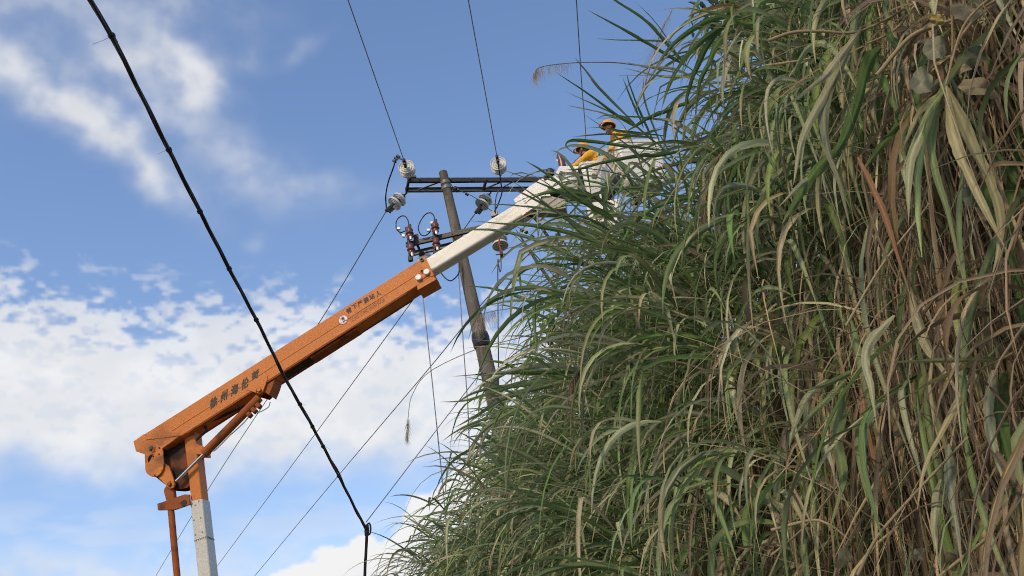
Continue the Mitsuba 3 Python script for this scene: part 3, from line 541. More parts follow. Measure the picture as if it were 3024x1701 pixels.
# upper crossarm: two channel bars either side of the shaft
def pair(pxl, pxr, ynear, gap, h, mats, name):
    a = PY(*pxl, ynear); b = PZ(*pxr, a[2]); d = unit(b - a); bk = unit(np.cross([0, 0, 1.], d)); bk = bk if bk[1] > 0 else -bk
    out = []
    for k, m_ in enumerate(mats):
        o = bk * gap * k
        web = bar(a + o, b + o, .012, h, bevel=.002); fl = -1 if k == 0 else 1
        out.append(add(name, cat(web, bar(a + o + bk * .03 * (1 if k == 0 else -1) + [0, 0, h / 2 - .004], b + o + bk * .03 * (1 if k == 0 else -1) + [0, 0, h / 2 - .004], .05, .008, bevel=.002),
                     bar(a + o + bk * .03 * (1 if k == 0 else -1) - [0, 0, h / 2 - .004], b + o + bk * .03 * (1 if k == 0 else -1) - [0, 0, h / 2 - .004], .05, .008, bevel=.002)), M(m_), POLE))
    return a, b, d, bk, out
ua, ub, ud, ubk, uk = pair((1203, 531), (1660, 529), YP - .17, .40, .10, ('dark_steel', 'galvanised_steel'), 'crossarm')
wa, wb, wd, wbk, wk = pair((1198, 722), (1490, 655), YP - .22, .44, .10, ('dark_steel', 'galvanised_steel'), 'lower_crossarm')
at = lambda a, d, bk, s, o=0, z=0: a + d * s + bk * o + np.array([0, 0, z])
UL = np.linalg.norm(ub - ua); WL = np.linalg.norm(wb - wa)
for s in (.03, UL * .5, UL - .1):
    add('spacer', bar(at(ua, ud, ubk, s, -.02), at(ua, ud, ubk, s, .42), .05, .06), M('dark_steel'), POLE)
for s0, s1 in ((.28, .75), (UL * .50, UL * .62)):
    add('tie_bar', bar(at(ua, ud, ubk, s0, .38), at(ua, ud, ubk, s1, .04), .05, .012), M('galvanised_steel'), POLE)
for s in (.25, .9, 1.35, 2.1, 2.4):
    add('bolt', rod(at(ua, ud, ubk, s, -.05), at(ua, ud, ubk, s, .02), .014, 8), M('galvanised_steel'), POLE)
for s in (.55, .95, 1.3): add('bolt', rod(at(wa, wd, wbk, s, -.03), at(wa, wd, wbk, s, .46), .012, 8), M('dark_steel'), POLE)
add('stub_bracket', rbox(at(wa, wd, wbk, .22, .02, .10), wd, wbk, [0, 0, 1], (.10, .05, .16), .006), M('dark_steel'), POLE)
add('stub_bracket', rbox(PY(1460, 632, YP - .1), wd, wbk, [0, 0, 1], (.14, .08, .12), .006), M('grey_metal'), POLE)
for s in (.12, UL - .3): add('angle_clip', rbox(at(ua, ud, ubk, UL * .9 if s > 1 else s, .0, .075), ud, ubk, [0, 0, 1], (.14, .06, .05), .006), M('galvanised_steel'), POLE)

# ------------------------------------------------------------------ insulators: cap-and-pin discs strung along the pull of their wire
def disc_mesh(p, ax_, k=1.0):
    prof = [(0, .0), (.028, .0), (.046, .008), (.050, .03), (.047, .055), (.052, .060), (.078, .062), (.104, .072), (.122, .092), (.1275, .112), (.124, .122), (.114, .122), (.104, .104), (.092, .104), (.086, .126), (.076, .126), (.068, .106), (.056, .106), (.050, .130), (.040, .130), (.030, .110), (.0, .110)]
    cap = [(r * k, s * k) for r, s in prof[:6]]; body = [(r * k, s * k) for r, s in prof[5:]]
    return lathe(cap, p, ax_, 28), lathe(body, p, ax_, 36)
def string(label, p, q, n=2, start=.16, group='porcelain disc insulator strings', k=1.28, gap=.125):
    """n discs from the hardware at p towards q."""
    a = unit(np.asarray(q) - p); key = key_for('insulator_string'); tag(key, label, 'insulator', group)
    add('link', cat(rod(p, p + a * (start + .02), .018, 10), rbox(p + a * .05, a, *(lambda u: (u, np.cross(a, u)))(unit(np.cross(a, [0, 0, 1.]))), (.09, .05, .03), .006)), M('dark_steel'), key)
    for i in range(n):
        c, b = disc_mesh(p + a * (start + gap * k * i), a, k)
        d_ = add('disc', b, M('porcelain'), key, smooth=40); add('cap', c, M('dark_steel'), d_, smooth=40)
    e0 = start + gap * k * n
    u = unit(np.cross(a, [0, 0, 1.])); v = np.cross(u, a)
    add('clamp', cat(rod(p + a * e0, p + a * (e0 + .12), .02, 10), rbox(p + a * (e0 + .16), a, u, v, (.20, .06, .07), .012), *[rbox(p + a * (e0 + .10 + .055 * j) - v * .06, a, u, v, (.03, .05, .07), .006) for j in range(3)]), M('dark_steel'), key)
    return p + a * (e0 + .24)
def wire(label, pts, r=.009, mat='wire_grey', name='power_line', cat_='power line', group=None, n=8, smooth_=True):
    key = key_for(name); tag(key, label, cat_, group)
    add(name, tube(curve(pts, max(24, 8 * len(pts))) if smooth_ else np.asarray(pts, float), r, n), M(mat), smooth=True); return key
def sag(p, q, drop, n=24):
    t = np.linspace(0, 1, n)[:, None]; return np.asarray(p) * (1 - t) + np.asarray(q) * t - np.array([0, 0, 4 * drop]) * t * (1 - t)
def overhead(start, px, z=None):
    """Extends the wire seen at px (top of the frame) on overhead to the next pole behind the viewer."""
    q = PZ(*px, start[2] - .15 if z is None else z); d = q - start; return start + d * 4.0
A1 = at(ua, ud, ubk, .06, -.03, .0)
tgt = lambda st, px: PZ(*px, st[2] - .10)
e1 = string('porcelain insulator showing its rings at the left end of the upper crossarm', A1, tgt(A1, (1028, 0)))
q1 = tgt(A1, (1028, 0)); wire('leftmost of the three thin power lines running up out of the frame', [e1, e1 + (q1 - e1) * .5, q1, e1 + (q1 - e1) * 2.2, e1 + (q1 - e1) * 4], .009)
A2 = PY(1478, 519, YP - .2)
q2 = tgt(A2, (1383, 0)); e2 = string('porcelain insulator showing its rings in the middle of the upper crossarm', A2, q2)
wire('middle one of the three thin power lines running up out of the frame', [e2, e2 + (q2 - e2) * .5, q2, e2 + (q2 - e2) * 2.2, e2 + (q2 - e2) * 4], .009)
A3 = PY(1652, 530, YP - .2); q3 = tgt(A3, (1702, 0)); e3 = PY(1729, 425, YP - .8)
wire('rightmost of the three thin power lines, passing in front of the lower worker', [A3, A3 * .4 + e3 * .6 + [0, 0, -.05], e3, e3 + (q3 - e3) * .5, q3, e3 + (q3 - e3) * 2.2, e3 + (q3 - e3) * 4], .009)
# the far side: wires running down and away to the left
F1 = at(ua, ud, ubk, .03, .40, -.06); w1 = PZ(940, 957, F1[2] - .75)
f1 = string('pair of round white insulators hanging off the left end of the upper crossarm', F1, PZ(1146, 618, F1[2] - .42), start=.10)
far1 = [f1, w1, PZ(765, 1215, F1[2] - 1.25), PZ(617, 1442, F1[2] - 1.4), PZ(460, 1701, F1[2] - 1.2), PZ(380, 1840, F1[2] - .6)]
wire('thin wire running down left behind the boom from the upper crossarm', far1, .0115)
F2 = at(ua, ud, ubk, 0, .40, -.06) + ud * ((PZ(1461, 548, F1[2]) - F1) @ ud)
f2 = string('pair of round white insulators hanging under the middle of the upper crossarm', F2, PZ(1414, 616, F2[2] - .42), start=.10)
far2 = [f2, PZ(1223.6, 880, F2[2] - .8), PZ(954, 1250, F2[2] - 1.3), PZ(648, 1663, F2[2] - 1.35), PZ(540, 1810, F2[2] - 1.0)]
wire('thin wire running down left from under the boom towards the lower boom', far2, .0115)
F3 = PY(1594, 716, YP + .1)
far3 = [F3, PZ(1422, 898, F3[2] - .35), PZ(1271, 1083, F3[2] - .7), PZ(997, 1407, F3[2] - .95), PZ(752, 1701, F3[2] - .8), PZ(660, 1810, F3[2] - .6)]
wire('thin wire crossing the pole low down and running to the lower left', far3, .0115)
# jumper on the left end and its bolted clamps
jp = [e1 - [0, 0, .0], PY(1172, 470, YP - .5), PY(1160, 500, YP - .35), PY(1146, 540, YP - .1), PY(1139, 580, YP + .1), PY(1141, 612, YP + .3), f1]
wire('drooping dark jumper cable joining the two insulators at the left end', jp, .016, 'blue_black_cable', 'jumper_cable', 'cable')
for i, (x, y) in enumerate(((1176, 462), (1170, 468), (1165, 476))):
    c = PY(x, y, YP - .48 + .03 * i); add('clamp', rbox(c, [.7, 0, .7], [0, 1, 0], [-.7, 0, .7], (.05, .05, .09), .008), M('dark_steel'), 'jumper_cable')
# drop leads and loops
wire('black cable loop drooping in front of the middle insulators', [e2 + [0, 0, -.15], PY(1480, 545, YP - .5), PY(1482, 570, YP - .4), PY(1470, 605, YP - .3), PY(1460, 625, YP - .2)], .014, 'blue_black_cable', 'jumper_cable', 'cable')
wire('thin black lead curling from the crossarm down to the lower bracket', [PY(1640, 502, YP - .2), PY(1600, 503, YP - .25), PY(1548, 523, YP - .3), PY(1500, 545, YP - .3), PY(1472, 565, YP - .3), PY(1463, 595, YP - .3), PY(1463, 630, YP - .25)], .012, 'blue_black_cable', 'jumper_cable', 'cable')
# stay wire with its small strain beads
def stay(label, pts, beads, end=None):
    k = wire(label, pts, .008, 'galvanised_steel', 'stay_wire', 'stay wire'); 
    for c, r in beads: add('bead', lathe([(0, -r), (r * .7, -r), (r, -r * .5), (r * .6, 0), (r, r * .5), (r * .7, r), (0, r)], c, unit(pts[-1] - pts[0]), 14), M('dark_steel'), k, smooth=35)
stay('beaded stay wire slanting down right from the upper clamp of the pole', [PY(1331, 543, YP - .1), PY(1345, 558, YP), PY(1400, 582, YP + .2), PY(1445, 618, YP + .5), PY(1475, 635, YP + .6)], [(PY(1347, 559, YP), .06), (PY(1379, 574, YP + .1), .035)])
stay('beaded stay wire running into the grass at the right of the telescopic arm', [PY(1528, 670, YP + .2), PY(1560, 690, YP + .2), PY(1594, 716, YP + .1), PY(1660, 760, YP)], [(PY(1542, 681, YP + .2), .04), (PY(1553, 685, YP + .2), .04), (PY(1572, 699, YP + .2), .04), (PY(1588, 712, YP + .1), .05)])
# drop-out fuses on the lower crossarm
def fuse(label, pt_, pb_, loop, metal):
    key = key_for('fuse_cutout'); tag(key, label, 'fuse', 'brown fuse cutouts on the lower crossarm')
    a = unit(pb_ - pt_); n = np.linalg.norm(pb_ - pt_)
    add('tube', rod(pt_ + a * .02, pb_ - a * .02, .035, 14), M('dark_steel'), key, smooth=40)
    for s in (.16, .74):
        o = np.array([.035, -.05, 0]); c = pt_ + a * n * s + o
        add('insulator_shed', lathe([(0, -.12), (.045, -.12), (.075, -.06), (.062, -.03), (.085, .02), (.06, .05), (.07, .09), (.04, .14), (0, .14)], c, a, 22), M('brown_glaze'), key, smooth=50)
        add('contact', rod(c + a * .12 + [.02, -.06, 0], c + a * .19 + [.025, -.06, 0], .026, 10), M('bright_metal'), key, smooth=40)
    add('head', cat(rbox(pt_ - a * .02, a, [1, 0, 0], [0, 1, 0], (.09, .10, .08), .01), rbox(pt_ - a * .08 + [.05, 0, 0], a, [1, 0, 0], [0, 1, 0], (.08, .05, .05), .008)), M('dark_steel'), key)
    add('hinge', rbox(pb_ + a * .02, a, [1, 0, 0], [0, 1, 0], (.10, .09, .08), .01), M('dark_steel'), key)
    lp = wire(loop[0], loop[1], .013, 'blue_black_cable', 'jumper_cable', 'cable')
    for c in metal: add('connector', rbox(c, [.9, 0, -.3], [0, 1, 0], [.3, 0, .9], (.075, .05, .06), .01), M('bright_metal'), lp)
z7 = lambda x, y: (1150 + x / 7.245, 620 + y / 7.245)
yf = YP - .33
fuse('left brown fuse cutout under a small cable loop', PY(*z7(395, 430), yf), PY(*z7(450, 1030), yf),
     ('small black cable loop above the left fuse cutout', [PY(*z7(*q), yf) for q in ((410, 380), (405, 250), (350, 150), (270, 128), (175, 190), (140, 300), (160, 420), (240, 480), (335, 450))], 0), [PY(*z7(200, 400), yf - .03), PY(*z7(305, 555), yf - .03)])
wire('short lead hanging off the left fuse loop', [PY(*z7(205, 470), yf), PY(*z7(260, 540), yf), PY(*z7(330, 570), yf)], .009, 'blue_black_cable', 'jumper_cable', 'cable')
fuse('right brown fuse cutout under a large cable loop', PY(*z7(945, 320), yf), PY(*z7(985, 900), yf),
     ('large black cable loop above the right fuse cutout', [PY(*z7(*q), yf) for q in ((965, 240), (950, 130), (880, 62), (770, 95), (670, 230), (622, 350), (630, 450), (690, 540), (780, 545), (860, 480), (890, 440))], 0), [PY(*z7(840, 435), yf - .03), PY(*z7(915, 280), yf - .05)])
# insulators of the lower crossarm
G1 = PY(*z7(595, 745), YP - .1)
string('white insulator half hidden behind the orange boom end', G1, G1 + np.array([.20, .55, -.62]), start=.16, n=2)
G2 = PY(1472, 690, YP - .1)
g2 = string('white insulator pair hanging straight down below the telescopic arm', G2, G2 + np.array([-.02, -.25, -1.0]), start=.02, n=2, gap=.13)
add('rusty_hook', cat(tube(curve([PY(1475, 700, YP - .45), PY(1474, 720, YP - .5), PY(1480, 738, YP - .5), PY(1484, 752, YP - .5)], 12), .016, 8), bar(PY(1464, 752, YP - .5), PY(1496, 750, YP - .5), .02, .02)), M('rusty_orange_paint'), 'insulator_string_005' if 'insulator_string_005__link' in scene else 'insulator_string_004')
wire('thin down lead hanging plumb from the insulator pair under the arm', [PY(1470, 765, YP - .3), PY(1470, 850, YP - .3), PY(1472, 1050, YP - .3), PY(1474, 1300, YP - .3)], .011, 'blue_black_cable', 'down_lead', 'cable')
wire('short looped tail beside the insulator pair under the arm', [PY(1478, 752, YP - .3), PY(1480, 785, YP - .3), PY(1477, 803, YP - .3), PY(1473, 785, YP - .3), PY(1471, 765, YP - .3)], .011, 'blue_black_cable', 'jumper_cable', 'cable')
wire('down lead dropping left of the pole from behind the boom end', [PY(1236, 800, YP - .3), PY(1247, 865, YP - .3), PY(1268, 1050, YP - .3), PY(1289, 1250, YP - .3), PY(1309, 1449, YP - .3), PY(1322, 1600, YP - .3)], .010, 'wire_grey', 'down_lead', 'cable')
wire('down lead dropping close to the pole below the arm', [PY(1353, 773, YP - .25), PY(1357, 850, YP - .25), PY(1371, 1056, YP - .25), PY(1383, 1232, YP - .25), PY(1390, 1500, YP - .25)], .010, 'wire_grey', 'down_lead', 'cable')
wire('black cable hanging in a loop between boom end and pole', [PY(1299, 802, YP - .35), PY(1316, 822, YP - .35), PY(1331, 829, YP - .35), PY(1347, 818, YP - .3), PY(1356, 800, YP - .25), PY(1354, 770, YP - .25)], .013, 'blue_black_cable', 'jumper_cable', 'cable')
# surge arrester and pin insulator by the bucket
ar = tag('surge_arrester', 'brown upright surge arrester standing left of the lower worker', 'arrester')
add('body', tube([PY(1664, 512, YP), PY(1659, 480, YP), PY(1652, 462, YP), PY(1649, 456, YP)], [.085, .075, .066, .04], 20), M('brown_glaze'), ar, smooth=40)
add('tag_plate', rbox(PY(1645, 474, YP - .1), [1, 0, 0], [0, 1, 0], [0, 0, 1], (.03, .02, .06), .004), M('bright_metal'), ar)
ar = tag('pin_insulator', 'dark round insulator on the right end of the upper crossarm', 'insulator')
add('body', lathe([(0, 0), (.09, .01), (.085, .1), (.06, .13), (.03, .15), (0, .15)], PY(1626, 516, YP - .2), [0, 0, 1], 22), M('dark_steel'), ar, smooth=40); add('pin', rod(PY(1626, 530, YP - .2), PY(1626, 514, YP - .2), .02, 10), M('dark_steel'), ar)

# ------------------------------------------------------------------ service cable across the foreground
KN = PD(1083, 1566, 13.0)
cp = [(262, -8, 6.1), (330, 108, 6.5), (418, 283, 7.1), (500, 445, 7.7), (590, 624, 8.3), (675, 790, 8.9), (757, 945, 9.6), (840, 1112, 10.4), (920, 1255, 11.1), (1000, 1405, 11.9), (1048, 1500, 12.6)]
cpts = np.array([PD(*q) for q in cp] + [KN]); c0 = cpts[0] + (cpts[0] - cpts[1]) * 12
cpts = curve(np.vstack([c0[None], cpts]), 260)
CB = tag('service_cable', 'thick black twisted cable bundle slanting across the sky in front of the boom', 'cable')
_, tt_, fr_ = frames(cpts); sarc = np.concatenate([[0], np.cumsum(np.linalg.norm(np.diff(cpts, axis=0), axis=1))])
for k in range(3):
    ph = sarc * 3.4 + k * 2 * math.pi / 3; rr = .0085 + .001 * np.sin(sarc * 1.7 + k)
    tot = sarc[-1]; loose = np.clip((sarc - (tot - 3.2)) / 2.2, 0, 1) * np.clip((tot - sarc) / .5, 0, 1)
    rr = rr + .020 * loose * (k == 0) * (0.5 + .5 * np.sin(sarc * 4.1)) ** 2
    add('strand', tube(np.array([p + r * (math.cos(h) * a + math.sin(h) * b) for p, h, r, (a, b) in zip(cpts, ph, rr, fr_)]), .0125 if k else .0105, 10), M('cable_black'), CB, smooth=True)
rng = random.Random(5)
for x, y, d in ((325, 101, 6.5), (500, 447, 7.7), (589, 622, 8.3), (675, 792, 8.9), (757, 947, 9.6), (888, 1197, 10.8), (924, 1265, 11.1), (955, 1322, 11.4), (1000, 1408, 11.9)):
    p = PD(x, y, d); i = int(np.argmin(np.linalg.norm(cpts - p, axis=1))); t_ = tt_[i]
    tk = add('cable_tie', lathe([(.022, -.014), (.0265, -.010), (.0265, .010), (.022, .014)], cpts[i], t_, 14), M('rubber'), CB)
    sgn = -1 if x < 510 else 1; L = rng.uniform(.02, .06) if i > 60 else .09
    if x in (325, 500, 888, 955): add('tie_tail', tube(curve([cpts[i], cpts[i] + RIGHT * sgn * .05 - UP * L * .3, cpts[i] + RIGHT * sgn * (.05 + L) - UP * L * rng.uniform(.2, 1.0)], 8), .0016, 6), M('wire_grey'), CB)
far4 = [KN + [0, 0, .12], PD(1150, 1452, 13.6), PD(1324, 1224, 15.0), PD(1440, 1075, 16.2)]
wire('thin messenger wire running from the cable knot up to the pole', far4, .0085, 'wire_grey', 'messenger_wire', 'wire')
wire('twisted black cable hanging down from the knot at the bottom of the frame', [KN, PD(1082, 1610, 13.0), PD(1079, 1660, 13.0), PD(1077, 1720, 13.0), PD(1074, 1900, 13.0)], .022, 'cable_black', 'drop_cable', 'cable')
kn = tag('cable_knot', 'small dark shackle where the three cables meet low in the sky', 'shackle')
add('ring', tube(np.array([KN + RIGHT * (.03 + .028 * math.cos(a)) + UP * (.02 + .085 * math.sin(a)) for a in np.linspace(0, 2 * math.pi, 22)]), .013, 8, False), M('dark_steel'), kn, smooth=True)
add('wrap', lathe([(0, -.09), (.03, -.08), (.036, 0), (.03, .08), (0, .09)], KN, UP, 14), M('rubber'), kn, smooth=40)
# ------------------------------------------------------------------ the two workers
def ball(c, r, n=12):
    s = m3.Manifold.sphere(1.0, n); r = np.broadcast_to(np.asarray(r, float), 3); return s.scale(r.tolist()).translate(np.asarray(c, float).tolist())
def bone(a, ra, b, rb): return m3.Manifold.batch_hull([ball(a, ra), ball(b, rb)])
def skinned(parts, edge, it=8):
    m = m3.Manifold.batch_boolean(parts, m3.OpType.Add).refine_to_length(edge); t = to_tm(m); t.merge_vertices()
    trimesh.smoothing.filter_taubin(t, lamb=.5, nu=.53, iterations=it); return t
def worker(label, head, facing, arm_l, arm_r, lean):
    """head: centre of the head; facing: unit direction of the face; arm targets are hand positions."""
    key = key_for('person'); tag(key, label, 'person', None)
    f = unit([facing[0], facing[1], 0]); s = np.array([-f[1], f[0], 0]); u = np.array([0, 0, 1.0])     # s = the person's left
    P = lambda a, b, c: head + f * a + s * b + u * c
    neck = P(-.03 - lean * .1, 0, -.13); chest = P(-.05 - lean * .3, 0, -.36); belly = P(-.05 - lean * .38, 0, -.60); hip = P(-.02 - lean * .42, 0, -.82)
    sl, sr = P(-.05 - lean * .2, .20, -.26), P(-.05 - lean * .2, -.20, -.26)
    # bare skin: head with features, neck, hands, one surface
    sk = [ball(P(0, 0, .02), (.078, .078, .11)), ball(P(.025, 0, -.05), (.06, .06, .065)), m3.Manifold.batch_hull([ball(P(.05, 0, -.085), .032), ball(P(0, .03, -.07), .03), ball(P(0, -.03, -.07), .03)]),
          m3.Manifold.batch_hull([ball(P(.085, 0, .02), .010), ball(P(.100, 0, -.022), .014), ball(P(.075, .014, -.028), .010), ball(P(.075, -.014, -.028), .010)]),
          ball(P(-.005, .079, -.01), (.022, .022, .032)), ball(P(-.005, -.079, -.01), (.022, .022, .032)), bone(P(.072, -.022, -.058), .009, P(.072, .022, -.058), .009), bone(neck, .056, P(-.01, 0, -.06), .058), bone(neck - u * .06, .065, neck, .056)]
    add('body', skinned(sk, .014, 5), M('skin'), key, smooth=True)
    b_ = key + '__body'
    for sg in (-1, 1): add('eye', to_tm(ball(P(.074, .030 * sg, .022), .011)), M('hair'), b_, smooth=True)
    add('hair', to_tm(m3.Manifold.batch_hull([ball(P(-.022, 0, .03), (.078, .080, .095)), ball(P(-.05, 0, -.05), (.04, .065, .05))])), M('hair'), key, smooth=True)
    # jacket: torso and both sleeves as one continuous surface
    pt = [m3.Manifold.batch_hull([ball(sl, .085), ball(sr, .085), ball(neck - u * .02, .075)]), m3.Manifold.batch_hull([ball(sl - u * .03, .10), ball(sr - u * .03, .10), ball(chest, .15)]),
          m3.Manifold.batch_hull([ball(chest + s * .07, .145), ball(chest - s * .07, .145), ball(belly + s * .06, .14), ball(belly - s * .06, .14)]), m3.Manifold.batch_hull([ball(belly + s * .06, .14), ball(belly - s * .06, .14), ball(hip + s * .07, .15), ball(hip - s * .07, .15)])]
    hands = []
    for sh, tgt_, sg in ((sl, arm_l, 1), (sr, arm_r, -1)):
        hnd = P(*tgt_); mid = (sh + hnd) / 2; d = hnd - sh; ln = np.linalg.norm(d); bend = math.sqrt(max(.29 ** 2 - (ln / 2) ** 2, .003)); el = mid + unit(s * sg * .8 - u * .9 - f * .2) * bend
        pt += [bone(sh, .082, el, .066), bone(el, .066, hnd, .052)]; hands.append((hnd, unit(hnd - el), sg))
    collar = [bone(neck - s * .05 - u * .0, .035, neck + s * .05, .035), bone(neck - s * .05, .03, neck - f * .06, .035), bone(neck + s * .05, .03, neck - f * .06, .035)]
    J = skinned(pt + collar, .03, 7); nz = meshkit.fbm(J.vertices * 9.0, 3, 4) - .5
    J.vertices = J.vertices + J.vertex_normals * (nz * .035)[:, None]
    add('jacket', J, M('jacket_yellow'), key, smooth=True)
    for hnd, d, sg in hands:
        q = unit(np.cross(d, u)); w = np.cross(q, d); hp = [m3.Manifold.batch_hull([ball(hnd + d * .02 + q * o, .017, 8) for o in (-.025, .025)] + [ball(hnd + d * .09 + q * o, .014, 8) for o in (-.032, .032)])]
        for i, (o, L) in enumerate(((-.033, .062), (-.011, .075), (.011, .072), (.033, .055))):
            k0 = hnd + d * .09 + q * o; k1 = k0 + unit(d * .8 - w * .5) * L * .5; k2 = k1 + unit(d * .2 - w) * L * .5; hp += [bone(k0, .0095, k1, .009), bone(k1, .009, k2, .0075)]
        t0 = hnd + d * .03 - q * .034 * sg; t1 = t0 + unit(d * .6 - q * sg - w * .4) * .035; hp += [bone(t0, .012, t1, .0105), bone(t1, .0105, t1 + unit(d - w * .6) * .03, .008)]
        add('hand', skinned(hp, .008, 3), M('skin'), key, smooth=True)
    lg = []
    for sg in (-1, 1):
        h0 = hip + s * .09 * sg - u * .05; kn_ = h0 - u * .40 + f * .06; an = h0 - u * .80 + f * .0; lg += [bone(h0, .105, kn_, .07), bone(kn_, .07, an, .055), bone(an - u * .03, .045, an - u * .05 + f * .13, .04)]
    add('trousers', skinned(lg + [bone(hip - s * .05, .14, hip + s * .05, .14)], .045, 5), M('trouser_blue'), key, smooth=True)
    # hard hat: shell, peak, sweat band and chin strap
    ax_ = unit(u - f * .10); c = P(-.005, 0, .045)
    sh_ = [(.128, -.004), (.126, .012), (.122, .03), (.116, .055), (.102, .085), (.078, .112), (.045, .128), (0, .134)]
    m_ = lathe(sh_, c, ax_, 36); v = m_.vertices - c; v = v + f * (v @ f)[:, None] * .14; m_.vertices = v + c
    hk = add('helmet', m_, M('helmet_yellow'), key, smooth=50)
    brim = lathe([(.126, .010), (.142, -.004), (.143, -.010), (.122, -.006)], c, ax_, 36); v = brim.vertices - c; fr2 = np.clip(v @ f, 0, None); v = v + f * (v @ f)[:, None] * .14 + f * (fr2 ** 2 * 2.2)[:, None]; brim.vertices = v + c
    add('brim', brim, M('helmet_yellow'), hk, smooth=50)
    add('ridge', tube([c + f * a + ax_ * (b + .004) for a, b in ((-.12, .045), (-.08, .10), (-.03, .130), (.03, .131), (.08, .105), (.125, .05))], .010, 8), M('helmet_yellow'), hk, smooth=True)
    add('inner_band', lathe([(.100, -.03), (.112, -.03), (.115, .0), (.1, .0)], c, ax_, 28), M('hair'), hk, smooth=40)
    for sg in (-1, 1): add('chin_strap', tube(curve([P(.0, .085 * sg, .03), P(.02, .083 * sg, -.03), P(.045, .05 * sg, -.095), P(.05, 0, -.118)], 12), .009, 6), M('red_strap'), key, smooth=True)
    return key
hd1 = PY(*zb(385, 620), YB + .30)
worker('worker in yellow jacket and yellow hard hat facing left in the lower bucket', hd1, (-.88, .35), (.36, .14, -.40), (.30, -.16, -.46), .6)
hd2 = PY(*zb(790, 255), YB + .42)
worker('worker in yellow jacket and yellow hard hat, the higher one at the right', hd2, (-.80, -.45), (.18, .16, -.66), (.16, -.18, -.66), .7)
# ------------------------------------------------------------------ the grass bank on the right of the road
RG = np.random.default_rng(11)
def bank_x(y, z):
    """The bank's face: steep beside the viewer, easing to a slope at its far end, where it turns away."""
    k = .20 + .62 * sstep(3.5, 9.0, y)
    return 1.75 - .25 * y + k * (z - 2.0) + .55 * sstep(3.6, 5.4, z - .12 * (y - 5)) + .42 * sstep(3.9, 5.6, z) + .22 * sstep(4.2, 5.2, z) + 1.0 * np.exp(-((y - 4.9) / 1.7) ** 4 - ((z - 1.35 - .60 * y) / .42) ** 2) + .12 * np.clip(z - 4.6, 0, None) - .60 * sstep(5.5, 8.8, y) * sstep(5.6, 3.8, z) + .75 * np.clip(y - 9.0, 0, None) ** 1.6 + .22 * (meshkit.fbm(np.stack([y * .9, z * .9, y * 0], -1), 3, 9) - .5)
def bank_top(y): return np.minimum(6.6 - 3.0 * sstep(4.0, 10.0, y), 3.3 + 1.0 * np.clip(y, 0, 9))
OUT, ALONG, ZUP = np.array([-.97, -.243, 0]), np.array([-.243, .97, 0]), np.array([0, 0, 1.0])
yy, zz = np.linspace(-9, 12.5, 74), np.concatenate([np.linspace(0, 1, 20), np.linspace(1.04, 1.6, 10)])
gy, gz = np.meshgrid(yy, zz, indexing='ij')
hz = np.minimum(gz, 1) * bank_top(gy); gx = bank_x(gy, hz) + .55 + np.clip(gz - 1, 0, None) * 40; bump = (meshkit.fbm(np.stack([gx, gy, hz], -1) * 1.7, 3, 4) - .5) * .3
V = np.stack([gx + bump, gy, hz + np.clip(gz - 1, 0, 1) * .8 - .02], -1).reshape(-1, 3); n1 = len(zz); ii = np.arange(len(yy) - 1)[:, None] * n1 + np.arange(n1 - 1)[None]
Fq = np.stack([ii, ii + n1, ii + n1 + 1, ii + 1], -1).reshape(-1, 4)
tag(add('embankment', (V, Fq[:, ::-1]), M('soil'), smooth=True), kind='structure')

def ribbons(P, D, L, Wd, droop, c0, c1, S=8, fold=.22, curl=.17, rng=RG, rib=1.3, base=.35, face=None, kinked=.13):
    """Many leaf blades as one strip mesh: from P along D, bending down under their weight, folded along the midrib."""
    P, D = np.atleast_2d(P).astype(float), np.atleast_2d(D).astype(float); N = len(P)
    L, Wd, droop = (np.broadcast_to(np.asarray(x, float), N) for x in (L, Wd, droop)); c0, c1 = np.broadcast_to(c0, (N, 3)), np.broadcast_to(c1, (N, 3))
    t = D / np.linalg.norm(D, axis=1, keepdims=True); p = P.copy(); rn = rng.normal(size=(N, 3)) * curl; tw = rng.normal(size=N) * .55; kink = np.where(rng.random(N) < kinked, rng.integers(2, max(S - 1, 3), N), -1)
    ref = rng.normal(size=(N, 3)) * .45 + np.array([0, 0, 1.0]) if face is None else np.broadcast_to(face, (N, 3))
    Vs, Cs = [], []
    for i in range(S + 1):
        s = i / S
        side = np.cross(t, ref); side /= np.linalg.norm(side, axis=1, keepdims=True) + 1e-9; nrm = np.cross(side, t)
        a = tw * s; sd = side * np.cos(a)[:, None] + nrm * np.sin(a)[:, None]; nm = nrm * np.cos(a)[:, None] - side * np.sin(a)[:, None]
        w = Wd * min(1.0, base + (1 - base) * (s / .22) if s < .22 else 1.0) * max(1 - s ** 2.4, .02) ** .8
        h = (w / 2)[:, None]; r = h * .13; Vs.append(np.stack([p - sd * h, p - sd * r - nm * h * fold * 2, p + sd * r - nm * h * fold * 2, p + sd * h], 1))
        c = (c0 + (c1 - c0) * s ** 2.6) * (1 + rng.normal(size=(N, 1)) * .05); m_ = np.clip(c * rib + .02, 0, .9); Cs.append(np.stack([c, m_, m_, c * .94], 1))
        if i < S:
            t = t + np.stack([droop * 0, droop * 0, -droop * (.35 + 1.3 * s)], 1) * (1.0 / S) * 2 + rn / S; t[kink == i] += np.array([0, 0, -1.5]); t /= np.linalg.norm(t, axis=1, keepdims=True); p = p + t * (L / S)[:, None]
    V = np.stack(Vs, 1); C = np.stack(Cs, 1)                      # N, S+1, 4, 3
    idx = np.arange(N)[:, None, None] * (S + 1) * 4 + np.arange(S)[None, :, None] * 4 + np.arange(3)[None, None, :]
    F = np.stack([idx, idx + 1, idx + 5, idx + 4], -1).reshape(-1, 4)
    return V.reshape(-1, 3), F, C.reshape(-1, 3)
